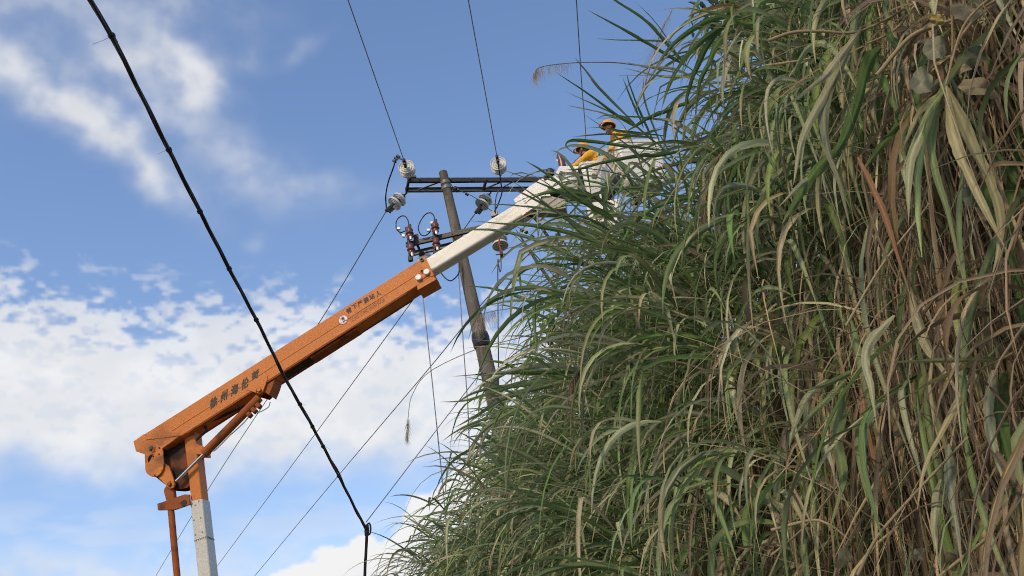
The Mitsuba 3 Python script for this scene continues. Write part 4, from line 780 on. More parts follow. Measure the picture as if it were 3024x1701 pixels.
def stalks(P, D, L, r, droop, c0, S=6, rng=RG, curl=.12):
    """Thin three-sided stems; returns the mesh and the stations along it."""
    P, D = np.atleast_2d(P).astype(float), np.atleast_2d(D).astype(float); N = len(P); L, r, droop = (np.broadcast_to(np.asarray(x, float), N) for x in (L, r, droop))
    t = D / np.linalg.norm(D, axis=1, keepdims=True); p = P.copy(); rn = rng.normal(size=(N, 3)) * curl; pos, tan, Vs = [], [], []
    for i in range(S + 1):
        a = np.cross(t, [.3, .2, .9]); a /= np.linalg.norm(a, axis=1, keepdims=True) + 1e-9; b = np.cross(t, a); rr = (r * (1 - .6 * i / S))[:, None]
        Vs.append(np.stack([p + rr * (math.cos(q) * a + math.sin(q) * b) for q in (0, 2.094, 4.189)], 1)); pos.append(p.copy()); tan.append(t.copy())
        if i < S: t = t + np.stack([droop * 0, droop * 0, -droop * (.3 + 1.2 * i / S)], 1) * 2 / S + rn / S; t /= np.linalg.norm(t, axis=1, keepdims=True); p = p + t * (L / S)[:, None]
    V = np.stack(Vs, 1); k = np.arange(3); q = (k + 1) % 3
    idx = np.arange(N)[:, None, None] * (S + 1) * 3 + np.arange(S)[None, :, None] * 3
    F = np.stack([idx + k, idx + q, idx + 3 + q, idx + 3 + k], -1).reshape(-1, 4)
    return (V.reshape(-1, 3), F, np.repeat(np.broadcast_to(c0, (N, 3)), (S + 1) * 3, 0)), np.stack(pos, 1), np.stack(tan, 1)
def join(parts):
    Vs, Fs, Cs, o = [], [], [], 0
    for v, f, c in parts: Vs.append(v); Fs.append(f + o); Cs.append(c); o += len(v)
    return np.vstack(Vs), np.vstack(Fs), np.vstack(Cs)
def leafy(name, parts, parent=None):
    v, f, c = join(parts) if isinstance(parts, list) else parts
    return add(name, (v, f), M('leaf'), parent, smooth=True, color=c)

GREENS = np.array([[.158, .240, .088], [.190, .275, .090], [.108, .180, .066], [.228, .295, .148], [.205, .262, .138], [.275, .330, .172], [.170, .240, .105]])
PALES = np.array([[.410, .420, .270], [.360, .385, .245], [.470, .450, .290]])
STRAWS = np.array([[.470, .385, .250], [.410, .320, .205], [.270, .210, .145], [.500, .415, .270], [.200, .155, .108], [.340, .275, .185], [.370, .275, .175]])
def pick(tab, n, var=.14):
    c = tab[RG.integers(0, len(tab), n)] * (1.0 + RG.normal(size=(n, 1)) * var); return np.clip(c * (1 + RG.normal(size=(n, 3)) * .04), .01, .8)
def dryness(y, z):
    """How much of the growth is dead: most of it beside the viewer and along the foot."""
    return np.clip(sstep(3.5, 2.3, y + .12 * (z - 3)) * .95 + .55 * sstep(3.3, 2.2, z - .16 * y), 0, 1)
def on_bank(n, f1=1.0, dens=1.0, inset=.25, y0=1.15, y1=10.1, out=.05):
    y = y0 + (y1 - y0) * RG.random(n) ** dens; lo = np.where(RG.random(n) < .08, .2, 1.25 + .10 * y); z = lo + (bank_top(y) * f1 - lo) * RG.random(n); return np.stack([bank_x(y, z) + RG.uniform(-out, inset, n), y, z], 1)

# green canes leaning out of the bank with their leaves
N = 1500
R = on_bank(N, 1.06, .9, .35); y_, z_ = R[:, 1], R[:, 2]
hi = sstep(3.2, 5.6, z_)
near = sstep(4.4, 2.6, y_)[:, None]
D = OUT * RG.uniform(.35, 1.0, (N, 1)) * (1 - .35 * hi)[:, None] * (1 - .35 * near) + ALONG * RG.normal(0, .42, (N, 1)) + ZUP * (RG.uniform(.25, 1.0, (N, 1)) * (1 - near) + RG.uniform(-.8, .35, (N, 1)) * near)
keep = RG.random(N) > dryness(y_, z_) * .74
R, D, hi, near = R[keep], D[keep], hi[keep], near[keep]; N = len(R)
CL = RG.uniform(.55, 1.25, N) * (1 - .42 * hi) * (.42 + .58 * sstep(1.6, 5.0, R[:, 1])); ST, pos, tan = stalks(R, D, CL, .006, .25 - .12 * hi, pick(GREENS, N) * 1.1)
HERO = np.argsort(np.abs(R[:, 1] - 4.2) + .6 * np.abs(R[:, 2] - 3.9) + .8 * RG.random(N))[:30]        # canes standing nearest the viewer in the middle of the bank
hero_set = np.zeros(N, bool); hero_set[HERO] = True
parts = [stalks(R[~hero_set], D[~hero_set], CL[~hero_set], .006, .25, pick(GREENS, (~hero_set).sum()))[0]]; nl = 10; own = {h: [] for h in HERO}
for j in range(nl):
    s = .18 + .80 * j / (nl - 1) + RG.normal(0, .03, N); s = np.clip(s, 0, .999) * 6; i = s.astype(int); u = (s - i)[:, None]; k = np.arange(N)
    p = pos[k, i] * (1 - u) + pos[k, np.minimum(i + 1, 6)] * u; t = tan[k, i]
    sd = np.cross(t, ZUP); sd /= np.linalg.norm(sd, axis=1, keepdims=True) + 1e-9; sg = (1 if j % 2 else -1)
    d = t * RG.uniform(.6, 1.1, (N, 1)) + sd * sg * RG.uniform(.1, .75, (N, 1)) + RG.normal(0, .16, (N, 3)) + ZUP * .15
    c0 = pick(GREENS, N); pale = RG.random(N) < .26 + .22 * near[:, 0]; c0[pale] = pick(PALES, pale.sum()); c1 = c0 * 1.05; br = RG.random(N) < .34; c1[br] = pick(STRAWS, br.sum())
    v, f, c = ribbons(p, d, RG.uniform(.35, .85, N) * (.6 + .4 * sstep(1.6, 4.0, R[:, 1])), RG.uniform(.014, .034, N), RG.uniform(.3, 1.7, N) * (1 - .55 * hi * RG.random(N)) + .9 * near[:, 0], c0, c1, 8)
    nv, nf = len(v) // N, len(f) // N; vv, cc_ = v.reshape(N, nv, 3), c.reshape(N, nv, 3); f1 = f[:nf]
    for h in HERO: own[h].append((vv[h], f1, cc_[h]))
    m_ = ~hero_set; n_ = m_.sum(); parts.append((vv[m_].reshape(-1, 3), (f1[None] + np.arange(n_)[:, None, None] * nv).reshape(-1, 4), cc_[m_].reshape(-1, 3)))
tag(leafy('tall_grass', parts), 'tall green cane grass arching out over the bank', 'grass', kind='stuff')
for h in HERO:
    key = tag(key_for('grass_cane'), 'leafy green grass cane among many alike in the middle of the bank', 'grass cane', 'leafy green canes on the bank')
    leafy('stem', stalks(R[h:h + 1], D[h:h + 1], CL[h:h + 1], .006, .25, pick(GREENS, 1))[0], key)
    for q in own[h]: leafy('leaf', q, key)

# loose green leaves filling the mass
N = 9500
R = on_bank(N, 1.03, .85, .35, out=.2); dry = dryness(R[:, 1], R[:, 2]); R = R[RG.random(N) > dry * .70]; N = len(R)
near = sstep(4.4, 2.6, R[:, 1])[:, None]
D = OUT * RG.uniform(.2, 1.0, (N, 1)) + ALONG * RG.normal(0, .5, (N, 1)) * (1 - .4 * near) + ZUP * (RG.uniform(-.2, .9, (N, 1)) - 1.1 * near)
c0 = pick(GREENS, N); pale = RG.random(N) < .2; c0[pale] = pick(PALES, pale.sum()); c1 = c0.copy(); br = RG.random(N) < .34; c1[br] = pick(STRAWS, br.sum())
G1_ = ribbons(R, D, RG.uniform(.35, .95, N), RG.uniform(.012, .034, N), RG.uniform(.6, 2.4, N), c0, c1, 8)
N = 3500
R = on_bank(N, 1.0, .8, .3, out=.2); D = OUT * RG.uniform(.2, .9, (N, 1)) + ALONG * RG.normal(0, .6, (N, 1)) + ZUP * RG.uniform(-.3, .7, (N, 1))
G2_ = ribbons(R, D, RG.uniform(.2, .6, N), RG.uniform(.003, .007, N), RG.uniform(.4, 2.0, N), pick(np.vstack([GREENS, PALES]), N), pick(GREENS, N), 6)
tag(leafy('undergrowth', [G1_, G2_]), 'tangled green leaves and fine blades filling the bank', 'grass', kind='stuff')

# the thatch of dead leaves and stalks hanging down the face
NC, PER = 900, 11
RC = on_bank(NC, 1.04, 1.7, .35); dry = dryness(RC[:, 1], RC[:, 2]); RC = RC[RG.random(NC) < .10 + .90 * dry]; NC = len(RC)
DC = OUT * RG.uniform(.05, .75, (NC, 1)) + ALONG * RG.normal(0, .38, (NC, 1)) - ZUP * RG.uniform(-.5, 1.0, (NC, 1)); CC = pick(STRAWS, NC, .25)
R = np.repeat(RC, PER, 0); N = len(R); R = R + RG.normal(size=(N, 3)) * np.array([.06, .07, .10]); D = np.repeat(DC, PER, 0) + RG.normal(size=(N, 3)) * .22
cc = np.where(RG.random((N, 1)) < .6, np.repeat(CC, PER, 0) * (1 + RG.normal(size=(N, 1)) * .15), pick(STRAWS, N, .2)).clip(.02, .6)
B1 = ribbons(R, D, RG.uniform(.30, 1.05, N), RG.gamma(3.0, .0040, N).clip(.003, .026), RG.uniform(.5, 2.4, N), cc, cc * RG.uniform(.7, 1.2, (N, 1)), 8, kinked=.07, curl=.45, rib=1.12, fold=.35)
N = 1500
R = on_bank(N, 1.04, 1.3, .3, y0=2.3); dry = dryness(R[:, 1], R[:, 2]); R = R[RG.random(N) < .1 + .9 * dry]; N = len(R)
D = OUT * RG.uniform(.1, .6, (N, 1)) + ALONG * RG.normal(0, .28, (N, 1)) - ZUP * RG.uniform(-.7, 1.1, (N, 1))
B2, _, _ = stalks(R, D, RG.uniform(.3, 1.2, N), RG.uniform(.0015, .0035, N), RG.uniform(.0, .8, N), pick(STRAWS, N, .2))
N = 3600
R = on_bank(N, 1.04, 1.0, .25, y1=3.1, out=.12); D = OUT * RG.uniform(.0, .3, (N, 1)) + ALONG * RG.normal(0, .16, (N, 1)) - ZUP * RG.uniform(.35, 1.0, (N, 1)); R = R[RG.random(N) < .25 + .75 * dryness(R[:, 1], R[:, 2])]; N = len(R); D = D[:N]
cp_ = (pick(STRAWS[[0, 1, 3, 5, 6]], N, .2) * RG.choice([.55, 1.0, 1.35], (N, 1), p=[.3, .45, .25])).clip(.01, .8)
B3 = ribbons(R, D, RG.uniform(.5, 1.5, N), RG.gamma(3.0, .0026, N).clip(.002, .016), RG.uniform(.6, 1.8, N), cp_, cp_ * 1.05, 8, kinked=.05, curl=.22, rib=1.15, fold=.35)
tag(leafy('dry_grass', [B1, B2, B3]), 'brown dead grass hanging in a thatch down the near bank', 'dead grass', kind='stuff')
# ------------------------------------------------------------------ single canes, leaves, plumes and vines that the photo picks out
HR = np.random.default_rng(23)
G_, P_, S_ = GREENS, PALES, STRAWS
def leaf_strip(pts, w, c0, c1=None, twist=None, S=24, fold=.25, rib=1.3):
    """One leaf blade along given points, veined, a little crinkled and frayed; its flat side is turned roughly across the view with a twist of its own."""
    p = curve(pts, S + 1); t = np.gradient(p, axis=0); t /= np.linalg.norm(t, axis=1, keepdims=True); view = p - EYE; view /= np.linalg.norm(view, axis=1, keepdims=True)
    tw = HR.uniform(-.7, .7) if twist is None else twist; tw1 = tw + HR.uniform(-1.0, 1.0); s = np.linspace(0, 1, S + 1); ph = HR.uniform(0, 6, 4)
    side = np.cross(t, view); side /= np.linalg.norm(side, axis=1, keepdims=True); nrm = np.cross(side, t)
    a = tw + (tw1 - tw) * s + .25 * np.sin(s * 9 + ph[0]); sd = side * np.cos(a)[:, None] + nrm * np.sin(a)[:, None]; nm = np.cross(sd, t)
    prof = np.minimum(1, .35 + .65 * s / .18) * np.maximum(1 - s ** 2.3, .012) ** .85
    X = np.array([-1, -.72, -.44, -.13, .13, .44, .72, 1.0]); tint = np.array([.90, 1.04, .93, rib, rib, .95, 1.05, .88])
    h = w / 2 * prof; ragged = 1 + .07 * np.sin(s * 15 + ph[1])[:, None] * (np.abs(X) > .9) + (HR.random((S + 1, 8)) < .10) * (np.abs(X) > .9) * HR.uniform(-.45, 0, (S + 1, 8))
    lift = (np.abs(X)[None] * fold * 2 + .22 * np.sin(s[:, None] * 26 + ph[2]) * (np.abs(X) > .6) * HR.uniform(.2, 1, (S + 1, 1))) * h[:, None]
    V = (p[:, None] + sd[:, None] * (X[None] * h[:, None] * ragged)[..., None] + nm[:, None] * lift[..., None]).reshape(-1, 3)
    c0 = np.asarray(c0); dead = np.array([.40, .30, .18]) * HR.uniform(.7, 1.1); c1 = c0 if c1 is None else np.asarray(c1); tipd = HR.choice([0, .5, 1.0])
    c = c0 + (c1 - c0) * s[:, None] ** 1.8; c = c + (dead - c) * (np.clip((s - .72) / .28, 0, 1) ** 1.3 * tipd)[:, None]
    spot = 1 + .16 * (meshkit.fbm(np.stack([s * 7 + ph[3], s * 0, s * 0], 1), 3, 3) - .5)[:, None, None] + HR.normal(size=(S + 1, 8, 1)) * .05
    C = np.clip(c[:, None] * tint[None, :, None] * spot, .005, .9).reshape(-1, 3); i = np.arange(S)[:, None] * 8 + np.arange(7)[None]
    return V, np.stack([i, i + 1, i + 9, i + 8], -1).reshape(-1, 4), C
def d_along(pts, d):
    d0, d1 = d if isinstance(d, tuple) else (d, d - .12)
    return [PD(x, y, d0 + (d1 - d0) * k / (len(pts) - 1)) for k, (x, y) in enumerate(pts)]
def stem_mesh(pts, d, r, c):
    q = curve(d_along(pts, d), 24); m = tube(q, np.linspace(r, r * .55, len(q)), 6, False); return np.array(m.vertices), np.array(m.faces), np.broadcast_to(np.asarray(c, float), (len(m.vertices), 3)).copy()
def g(i): return G_[i % len(G_)] * HR.uniform(.85, 1.15)
def pl(i): return P_[i % len(P_)] * HR.uniform(.85, 1.1)
def st(i): return S_[i % len(S_)] * HR.uniform(.85, 1.15)
def cane(label, d, stem, leaves, r=.006, sc=None, name='grass_cane', cat_='grass cane', group='single grass canes standing out'):
    key = tag(key_for(name), label, cat_, group); 
    if stem: leafy('stem', stem_mesh(stem, d, r, g(3) if sc is None else sc), key)
    for pts, w, c, *rest in leaves:
        dd = rest[0] if rest else (d[0] if isinstance(d, tuple) else d)
        leafy('leaf', leaf_strip(d_along(pts, dd if isinstance(dd, tuple) else (dd, dd - .25)), w, c, c * HR.uniform(.9, 1.1)), key)
    return key
cane('green cane spraying leaves against the sky at the top edge of the bank', 5.0, [(2400, 520), (2200, 330), (2030, 196)], [
    ([(2022, 193), (1935, 140), (1832, 82), (1732, 27)], 0.0211, g(2)), ([(2030, 200), (1978, 140), (1910, 63), (1814, 0), (1788, -30)], 0.0211, g(0)), ([(1990, 124), (1920, 120), (1840, 118), (1758, 114)], 0.0112, g(3)),
    ([(1995, 150), (1930, 60), (1870, 0)], 0.0087, g(1)), ([(2060, 240), (1990, 205), (1900, 196), (1848, 184)], 0.0186, pl(0)), ([(2050, 226), (1960, 226), (1840, 200)], 0.0149, g(5)), ([(2090, 260), (2010, 260), (1920, 290), (1880, 330)], 0.0186, g(0))])
cane('green cane whose stiff leaves fan out left above the workers', 4.9, [(2280, 760), (2060, 530), (1880, 372)], [
    ([(1872, 362), (1770, 261), (1735, 215), (1696, 169)], 0.0161, g(4)), ([(1880, 377), (1833, 348), (1741, 280), (1636, 210)], 0.0161, g(2)), ([(1867, 362), (1790, 324), (1665, 268)], 0.0136, g(3)), ([(1838, 355), (1770, 333), (1674, 311)], 0.0161, pl(1)),
    ([(1900, 377), (1867, 300), (1838, 227)], 0.0136, g(0)), ([(1940, 440), (1890, 330), (1860, 250), (1850, 215)], 0.0124, g(2)), ([(1930, 420), (1850, 350), (1790, 342), (1760, 352)], 0.0124, g(1)), ([(1960, 450), (1905, 300), (1900, 230)], 0.0124, g(5))])
cane('dark green cane whose leaves cross in front of the upper worker', 4.7, [(2200, 760), (2040, 560), (1950, 400)], [
    ([(1990, 620), (1910, 483), (1814, 401), (1727, 338)], 0.0124, g(6)), ([(1960, 402), (1844, 391), (1780, 378), (1726, 379)], 0.0211, g(2)), ([(1940, 408), (1850, 400), (1780, 397), (1688, 404)], 0.0161, g(4)),
    ([(1960, 444), (1855, 431), (1762, 419), (1697, 415), (1676, 421), (1674, 434), (1702, 458)], 0.0198, g(2)), ([(2060, 290), (1948, 334), (1892, 362), (1845, 392)], 0.0260, g(2)), ([(2020, 360), (1940, 352), (1860, 345), (1755, 352)], 0.0112, g(0)), ([(1960, 380), (1880, 400), (1800, 420), (1742, 462)], 0.0136, g(6))])
cane('green cane laying long leaves across the white buckets', 4.5, [(2250, 820), (2080, 600), (1960, 470)], [
    ([(2040, 440), (1948, 458), (1892, 460), (1780, 481), (1706, 499), (1670, 501)], 0.0223, g(2)), ([(2020, 590), (1911, 542), (1799, 509), (1713, 499), (1668, 520)], 0.0136, g(4)), ([(1990, 560), (1930, 498), (1883, 460), (1817, 402), (1724, 337)], 0.0112, pl(1)),
    ([(1960, 520), (1900, 550), (1840, 560), (1790, 600)], 0.0136, g(1)), ([(2010, 600), (1935, 570), (1870, 580), (1820, 620)], 0.0124, g(3)), ([(1950, 640), (1880, 545), (1800, 470), (1770, 448)], 0.0087, g(5))])
cane('broad leaved green cane reaching left over the white telescopic arm', 4.6, [(2150, 860), (1980, 740), (1826, 657)], [
    ([(1826, 657), (1760, 618), (1693, 574), (1616, 513), (1552, 475)], 0.0260, g(1)), ([(1830, 665), (1776, 624), (1677, 580), (1583, 538), (1480, 500)], 0.0223, g(0)), ([(1840, 700), (1737, 682), (1655, 632), (1569, 585), (1480, 540)], 0.0211, g(3)),
    ([(1850, 740), (1748, 707), (1677, 651), (1583, 580), (1500, 527)], 0.0174, g(4)), ([(1900, 760), (1800, 730), (1690, 689), (1566, 664), (1473, 658), (1392, 652)], 0.0285, g(0)), ([(1594, 592), (1588, 636), (1589, 680)], 0.0136, pl(0)),
    ([(1850, 720), (1740, 660), (1620, 620), (1500, 606), (1430, 604)], 0.0161, g(5)), ([(1680, 560), (1600, 620), (1540, 680), (1500, 730)], 0.0074, pl(2)), ([(1820, 690), (1720, 640), (1640, 645), (1560, 690)], 0.0149, g(2))])
cane('dark arching cane hanging five long leaves near the top of the bank', 3.9, [(2420, 30), (2310, 20), (2180, 58)], [
    ([(2190, 52), (2107, 55), (2024, 102), (1966, 155), (1922, 221)], 0.0255, g(2)), ([(2143, 69), (2077, 116), (2016, 177), (1977, 248), (1952, 326)], 0.0270, g(2) * .8), ([(2162, 61), (2093, 130), (2055, 210), (2030, 290), (2024, 359)], 0.0285, g(2) * .75),
    ([(2176, 69), (2115, 132), (2093, 188), (2066, 248), (2052, 345)], 0.0270, g(2) * .8), ([(2190, 91), (2160, 132), (2140, 180), (2137, 248), (2135, 345)], 0.0120, pl(1)), ([(2231, 83), (2198, 149), (2190, 193), (2143, 298)], 0.0180, g(0)), ([(2260, 60), (2200, 70), (2120, 40), (2020, 20)], 0.0225, g(1)), ([(2200, 20), (2120, 20), (2060, 35), (2030, 50)], 0.0180, np.array([.34, .2, .08]))])
cane('thin hooked cane hanging a leaf beside the stay wire', 6.0, [(1840, 760), (1700, 720), (1593, 719)], [
    ([(1650, 710), (1593, 719), (1555, 740), (1535, 774), (1538, 843), (1548, 878)], 0.0289, g(6)), ([(1662, 729), (1607, 760), (1576, 785), (1559, 823)], 0.0255, g(0)), ([(1690, 800), (1640, 815), (1610, 845)], 0.0204, st(4)), ([(1700, 700), (1600, 650), (1590, 700), (1600, 790)], 0.0170, pl(1)),
    ([(1680, 780), (1600, 790), (1550, 850), (1535, 870)], 0.0119, g(2)), ([(1572, 988), (1559, 926), (1566, 919), (1590, 921)], 0.0221, g(4)), ([(1650, 860), (1590, 870), (1545, 893)], 0.0102, g(2))])
cane('pale green spray of leaves fanning left in front of the pole foot', 5.9, [(2080, 1210), (1930, 1170), (1800, 1080)], [
    ([(1790, 1060), (1704, 1033), (1593, 998), (1479, 992)], 0.0340, pl(0)), ([(1780, 1080), (1745, 1071), (1662, 1043), (1566, 1023)], 0.0255, pl(1)), ([(1700, 1120), (1545, 1093), (1486, 1071), (1400, 1060)], 0.0306, g(1)), ([(1850, 1126), (1710, 1095), (1600, 1082), (1497, 1098), (1400, 1112)], 0.0467, pl(1)),
    ([(1800, 1110), (1673, 1125), (1507, 1170), (1416, 1224), (1341, 1264)], 0.0467, g(3)), ([(1720, 1110), (1549, 1133), (1383, 1179), (1300, 1187)], 0.0306, g(6)), ([(1740, 1100), (1590, 1102), (1445, 1106), (1333, 1112)], 0.0289, g(2)), ([(1700, 1140), (1560, 1190), (1440, 1260), (1380, 1330)], 0.0340, g(3)),
    ([(1700, 1130), (1500, 1140), (1400, 1160), (1335, 1200)], 0.0255, g(4)), ([(1650, 1150), (1480, 1230), (1400, 1310), (1370, 1390)], 0.0255, pl(2))])
cane('pale leaf cluster hanging from one node high at the right', 2.15, [(2942, -20), (2870, 43), (2831, 111), (2793, 251)], [
    ([(2793, 251), (2812, 377), (2836, 454), (2875, 541), (2920, 640), (2975, 745)], .027, np.array([.47, .44, .27])), ([(2797, 258), (2841, 357), (2880, 454), (2923, 536), (2954, 642), (2947, 740), (2925, 830)], .028, np.array([.33, .32, .19])), ([(2785, 270), (2725, 328), (2696, 377), (2657, 464)], .020, np.array([.46, .42, .22])),
    ([(2775, 285), (2730, 377), (2696, 449), (2682, 546), (2682, 667)], .026, pl(0)), ([(2780, 290), (2750, 400), (2760, 500), (2800, 640), (2850, 850)], .02, g(3)), ([(2790, 262), (2740, 330), (2690, 430), (2660, 520)], .014, g(5))], .004, st(0))
cane('grey green cane drooping across the upper right of the bank', 2.6, [(2700, 20), (2640, 90), (2560, 130)], [
    ([(2715, 299), (2638, 386), (2590, 449), (2532, 526)], .026, g(2)), ([(2744, 193), (2682, 150), (2633, 116), (2624, 72)], .03, g(6)), ([(2480, 190), (2455, 232), (2435, 328), (2445, 435), (2479, 531), (2517, 700)], .030, np.array([.26, .28, .19])), ([(2522, 121), (2459, 242), (2397, 348), (2363, 435), (2343, 546)], .028, pl(0)),
    ([(2600, 140), (2570, 184), (2541, 290), (2493, 411), (2455, 470)], .045, g(2)), ([(2460, 470), (2400, 520), (2360, 550), (2300, 610)], .022, pl(1)), ([(2500, 420), (2410, 500), (2350, 600), (2310, 660)], .03, g(2)), ([(2540, 90), (2470, 180), (2420, 240), (2300, 330)], .026, pl(2))], .005, st(1))
cane('orange brown dead leaf blade hanging among green ones right of centre', 2.4, None, [([(2532, 464), (2570, 546), (2609, 628), (2650, 760), (2690, 880)], .018, np.array([.33, .19, .11])), ([(2690, 850), (2730, 1000), (2800, 1106), (2845, 1185)], .030, np.array([.46, .43, .27]))], name='dead_leaf', cat_='dead leaf')
cane('pale cane in the lower right with wide drooping blades', 2.2, [(3040, 1010), (2960, 1060), (2877, 1097)], [
    ([(2640, 930), (2577, 1000), (2556, 1063), (2573, 1145), (2592, 1271)], .024, pl(0)), ([(2935, 1092), (2916, 1203), (2935, 1329), (2974, 1465)], .028, pl(1)), ([(2897, 1065), (2805, 1106), (2684, 1169), (2558, 1252)], .016, np.array([.34, .32, .15])), ([(2960, 1062), (2902, 1063), (2756, 1065), (2568, 1075)], .015, np.array([.30, .32, .15])),
    ([(2877, 1097), (2805, 1227), (2732, 1368), (2708, 1508)], .017, np.array([.42, .38, .22])), ([(2800, 1310), (2805, 1411), (2819, 1532), (2843, 1690)], .026, np.array([.25, .28, .20])), ([(2781, 1416), (2761, 1523), (2766, 1643)], .022, pl(1)), ([(2960, 1100), (2950, 1250), (2990, 1400), (3010, 1560)], .04, g(2))], .004, st(0))
cane('mixed green and brown cane low in the right half of the bank', 2.7, [(2700, 960), (2553, 1068), (2442, 1242), (2282, 1426)], [
    ([(2437, 1232), (2437, 1310), (2461, 1402), (2490, 1469)], .022, pl(0)), ([(2490, 1145), (2471, 1290), (2485, 1411), (2447, 1571)], .040, g(3)), ([(2543, 1145), (2568, 1271), (2611, 1435), (2689, 1620)], .028, np.array([.38, .23, .14])), ([(2440, 1120), (2380, 1180), (2345, 1260), (2330, 1330)], .022, pl(1)),
    ([(2500, 1120), (2420, 1200), (2340, 1290)], .02, g(4)), ([(2530, 1090), (2450, 1130), (2350, 1160)], .018, g(3))], .0035, st(3))
for i, (lab, pts, d, r) in enumerate((('long straw stalk slanting up to the top right corner', [(2590, 222), (2686, 111), (2773, 72), (2870, 39), (2960, -10)], 2.3, .006), ('pair of straw stalks running level near the top of the bank', [(2270, 120), (2340, 96), (2421, 92), (2541, 92), (2701, 10)], 2.7, .006),
        ('straw stalk slanting through the bottom right of the bank', [(2534, 1697), (2602, 1571), (2781, 1373), (2860, 1290)], 2.2, .0045), ('bent pale stalk lying over the dead grass at the bottom', [(2277, 1566), (2393, 1537), (2450, 1550), (2512, 1597)], 2.7, .0055), ('second bent stalk under the pale one at the bottom', [(2277, 1640), (2340, 1590), (2400, 1530), (2500, 1400)], 2.75, .004),
        ('straw stalk crossing at the right edge near the bottom', [(2990, 1440), (2930, 1570), (2850, 1640), (2750, 1720)], 2.1, .006), ('broken stalk hanging in the top middle of the bank', [(2256, 195), (2330, 184), (2395, 172)], 3.4, .006), ('thin pale stalk crossing the right part of the bank', [(2500, 960), (2600, 790), (2700, 660), (2745, 600)], 2.3, .0035))):
    k = tag(key_for('straw_stalk'), lab, 'stalk', 'loose straw stalks'); leafy('stem', stem_mesh(pts, (d, d - .1), r, st(3)), k)
# plumes
def plume(label, d, stem, k0, hair, dirs, n=170, c=(.46, .38, .31), w=.0018):
    key = tag(key_for('grass_plume'), label, 'grass plume', 'feathery grass plumes'); leafy('stem', stem_mesh(stem, d, .0035, (.34, .27, .19)), key)
    q = curve(d_along(stem, d), 60); a = int(len(q) * k0); P = q[HR.integers(a, len(q), n)] + HR.normal(size=(n, 3)) * .004; s = d if not isinstance(d, tuple) else d[0]
    D = (RIGHT * dirs[0] - UP * dirs[1])[None] + HR.normal(size=(n, 3)) * .28
    leafy('tuft', ribbons(P, D, HR.uniform(.35, 1.0, n) * hair, w, .5, np.array(c), np.array(c) * 1.2, 5, fold=0, rng=HR), key)
plume('wispy plume bending left into the blue sky above the workers', 5.0, [(2000, 215), (1848, 188), (1766, 184), (1686, 186), (1597, 198), (1575, 222)], .60, .10, (.15, 1.0), 170)
plume('faint plume standing against the sky at the top of the bank', 5.2, [(1905, 250), (1925, 180), (1950, 100), (1985, 30)], .15, .26, (-.45, .8), 110, w=.0013)
plume('plume drooping left in front of the pole', 6.5, [(1711, 916), (1573, 912), (1500, 912), (1428, 926), (1404, 942)], .62, .17, (.12, 1.0), 170)
plume('plume on a long arched stem hanging in front of the white clouds', 6.6, [(1641, 964), (1531, 998), (1403, 1033), (1268, 1098), (1218, 1165), (1206, 1225), (1201, 1295)], .86, .075, (.12, 1.0), 230, c=(.55, .51, .46), w=.0018)
plume('brown plume hanging over the leaves left of the middle of the bank', 4.8, [(1760, 1060), (1715, 1085), (1690, 1130), (1684, 1170)], .3, .15, (-.05, 1.0), 260, c=(.24, .18, .13), w=.003)
plume('brown plume hanging below the buckets on the green bank', 4.0, [(2130, 450), (2105, 500), (2085, 580), (2080, 640)], .1, .12, (-.1, 1.0), 240, c=(.27, .21, .13), w=.0028)
# broad leaved vines
def broad_leaf(c, ax_, across, L, Wd, col, seed):
    r = np.random.default_rng(seed); ax_, across = unit(ax_), unit(across); n_ = np.cross(ax_, across); A = 34; a = np.linspace(0, 2 * np.pi, A, endpoint=False)
    rad = 1 + .12 * np.cos(2 * a + r.uniform(0, 6)) + .09 * np.cos(3 * a + r.uniform(0, 6)) + .04 * np.cos(7 * a + r.uniform(0, 6)) + .025 * r.normal(size=A); rings = [np.zeros((1, 2))] + [np.stack([np.cos(a) * rad * k * L / 2 * (1 + .18 * np.cos(a)), np.sin(a) * rad * k * Wd / 2], 1) for k in (.35, .7, 1.0)]
    uv = np.vstack(rings); bend = -.5 * uv[:, 1] ** 2 / Wd - .4 * uv[:, 0] ** 2 / L + .10 * Wd * (meshkit.fbm(np.stack([uv[:, 0] / Wd * 4 + seed, uv[:, 1] / Wd * 4, uv[:, 0] * 0], 1), 3, seed) - .5)
    bend = bend + .22 * np.abs(uv[:, 1]) + .16 * Wd * np.sin(uv[:, 0] / L * 9 + seed) * np.abs(uv[:, 1]) / Wd * 2
    V = c + ax_ * uv[:, :1] + across * uv[:, 1:] + n_ * bend[:, None]; F = [[0, 1 + j, 1 + (j + 1) % A] for j in range(A)]
    for k in range(2):
        for j in range(A):
            q = (j + 1) % A; o = 1 + k * A; F += [[o + j, o + A + j, o + A + q], [o + j, o + A + q, o + q]]
    C = np.asarray(col) * (1 + .25 * (meshkit.fbm(np.stack([uv[:, 0] / Wd * 6, uv[:, 1] / Wd * 6, uv[:, 0] * 0 + seed], 1), 3, seed) - .5)[:, None]) * np.where(np.abs(uv[:, 1:]) < Wd * .03, 1.2, 1.0)
    return V, np.array(F), C
vn = tag('vine', 'withered vine with a few broad grey and tan leaves near the top right corner', 'vine')
z12 = lambda x, y: (2300 + x / 2.0704, y / 2.0704)
leafy('stem', stem_mesh([z12(1050, -40), z12(1062, 250), z12(1040, 460), z12(1000, 620)], 2.25, .0035, st(1)), vn)
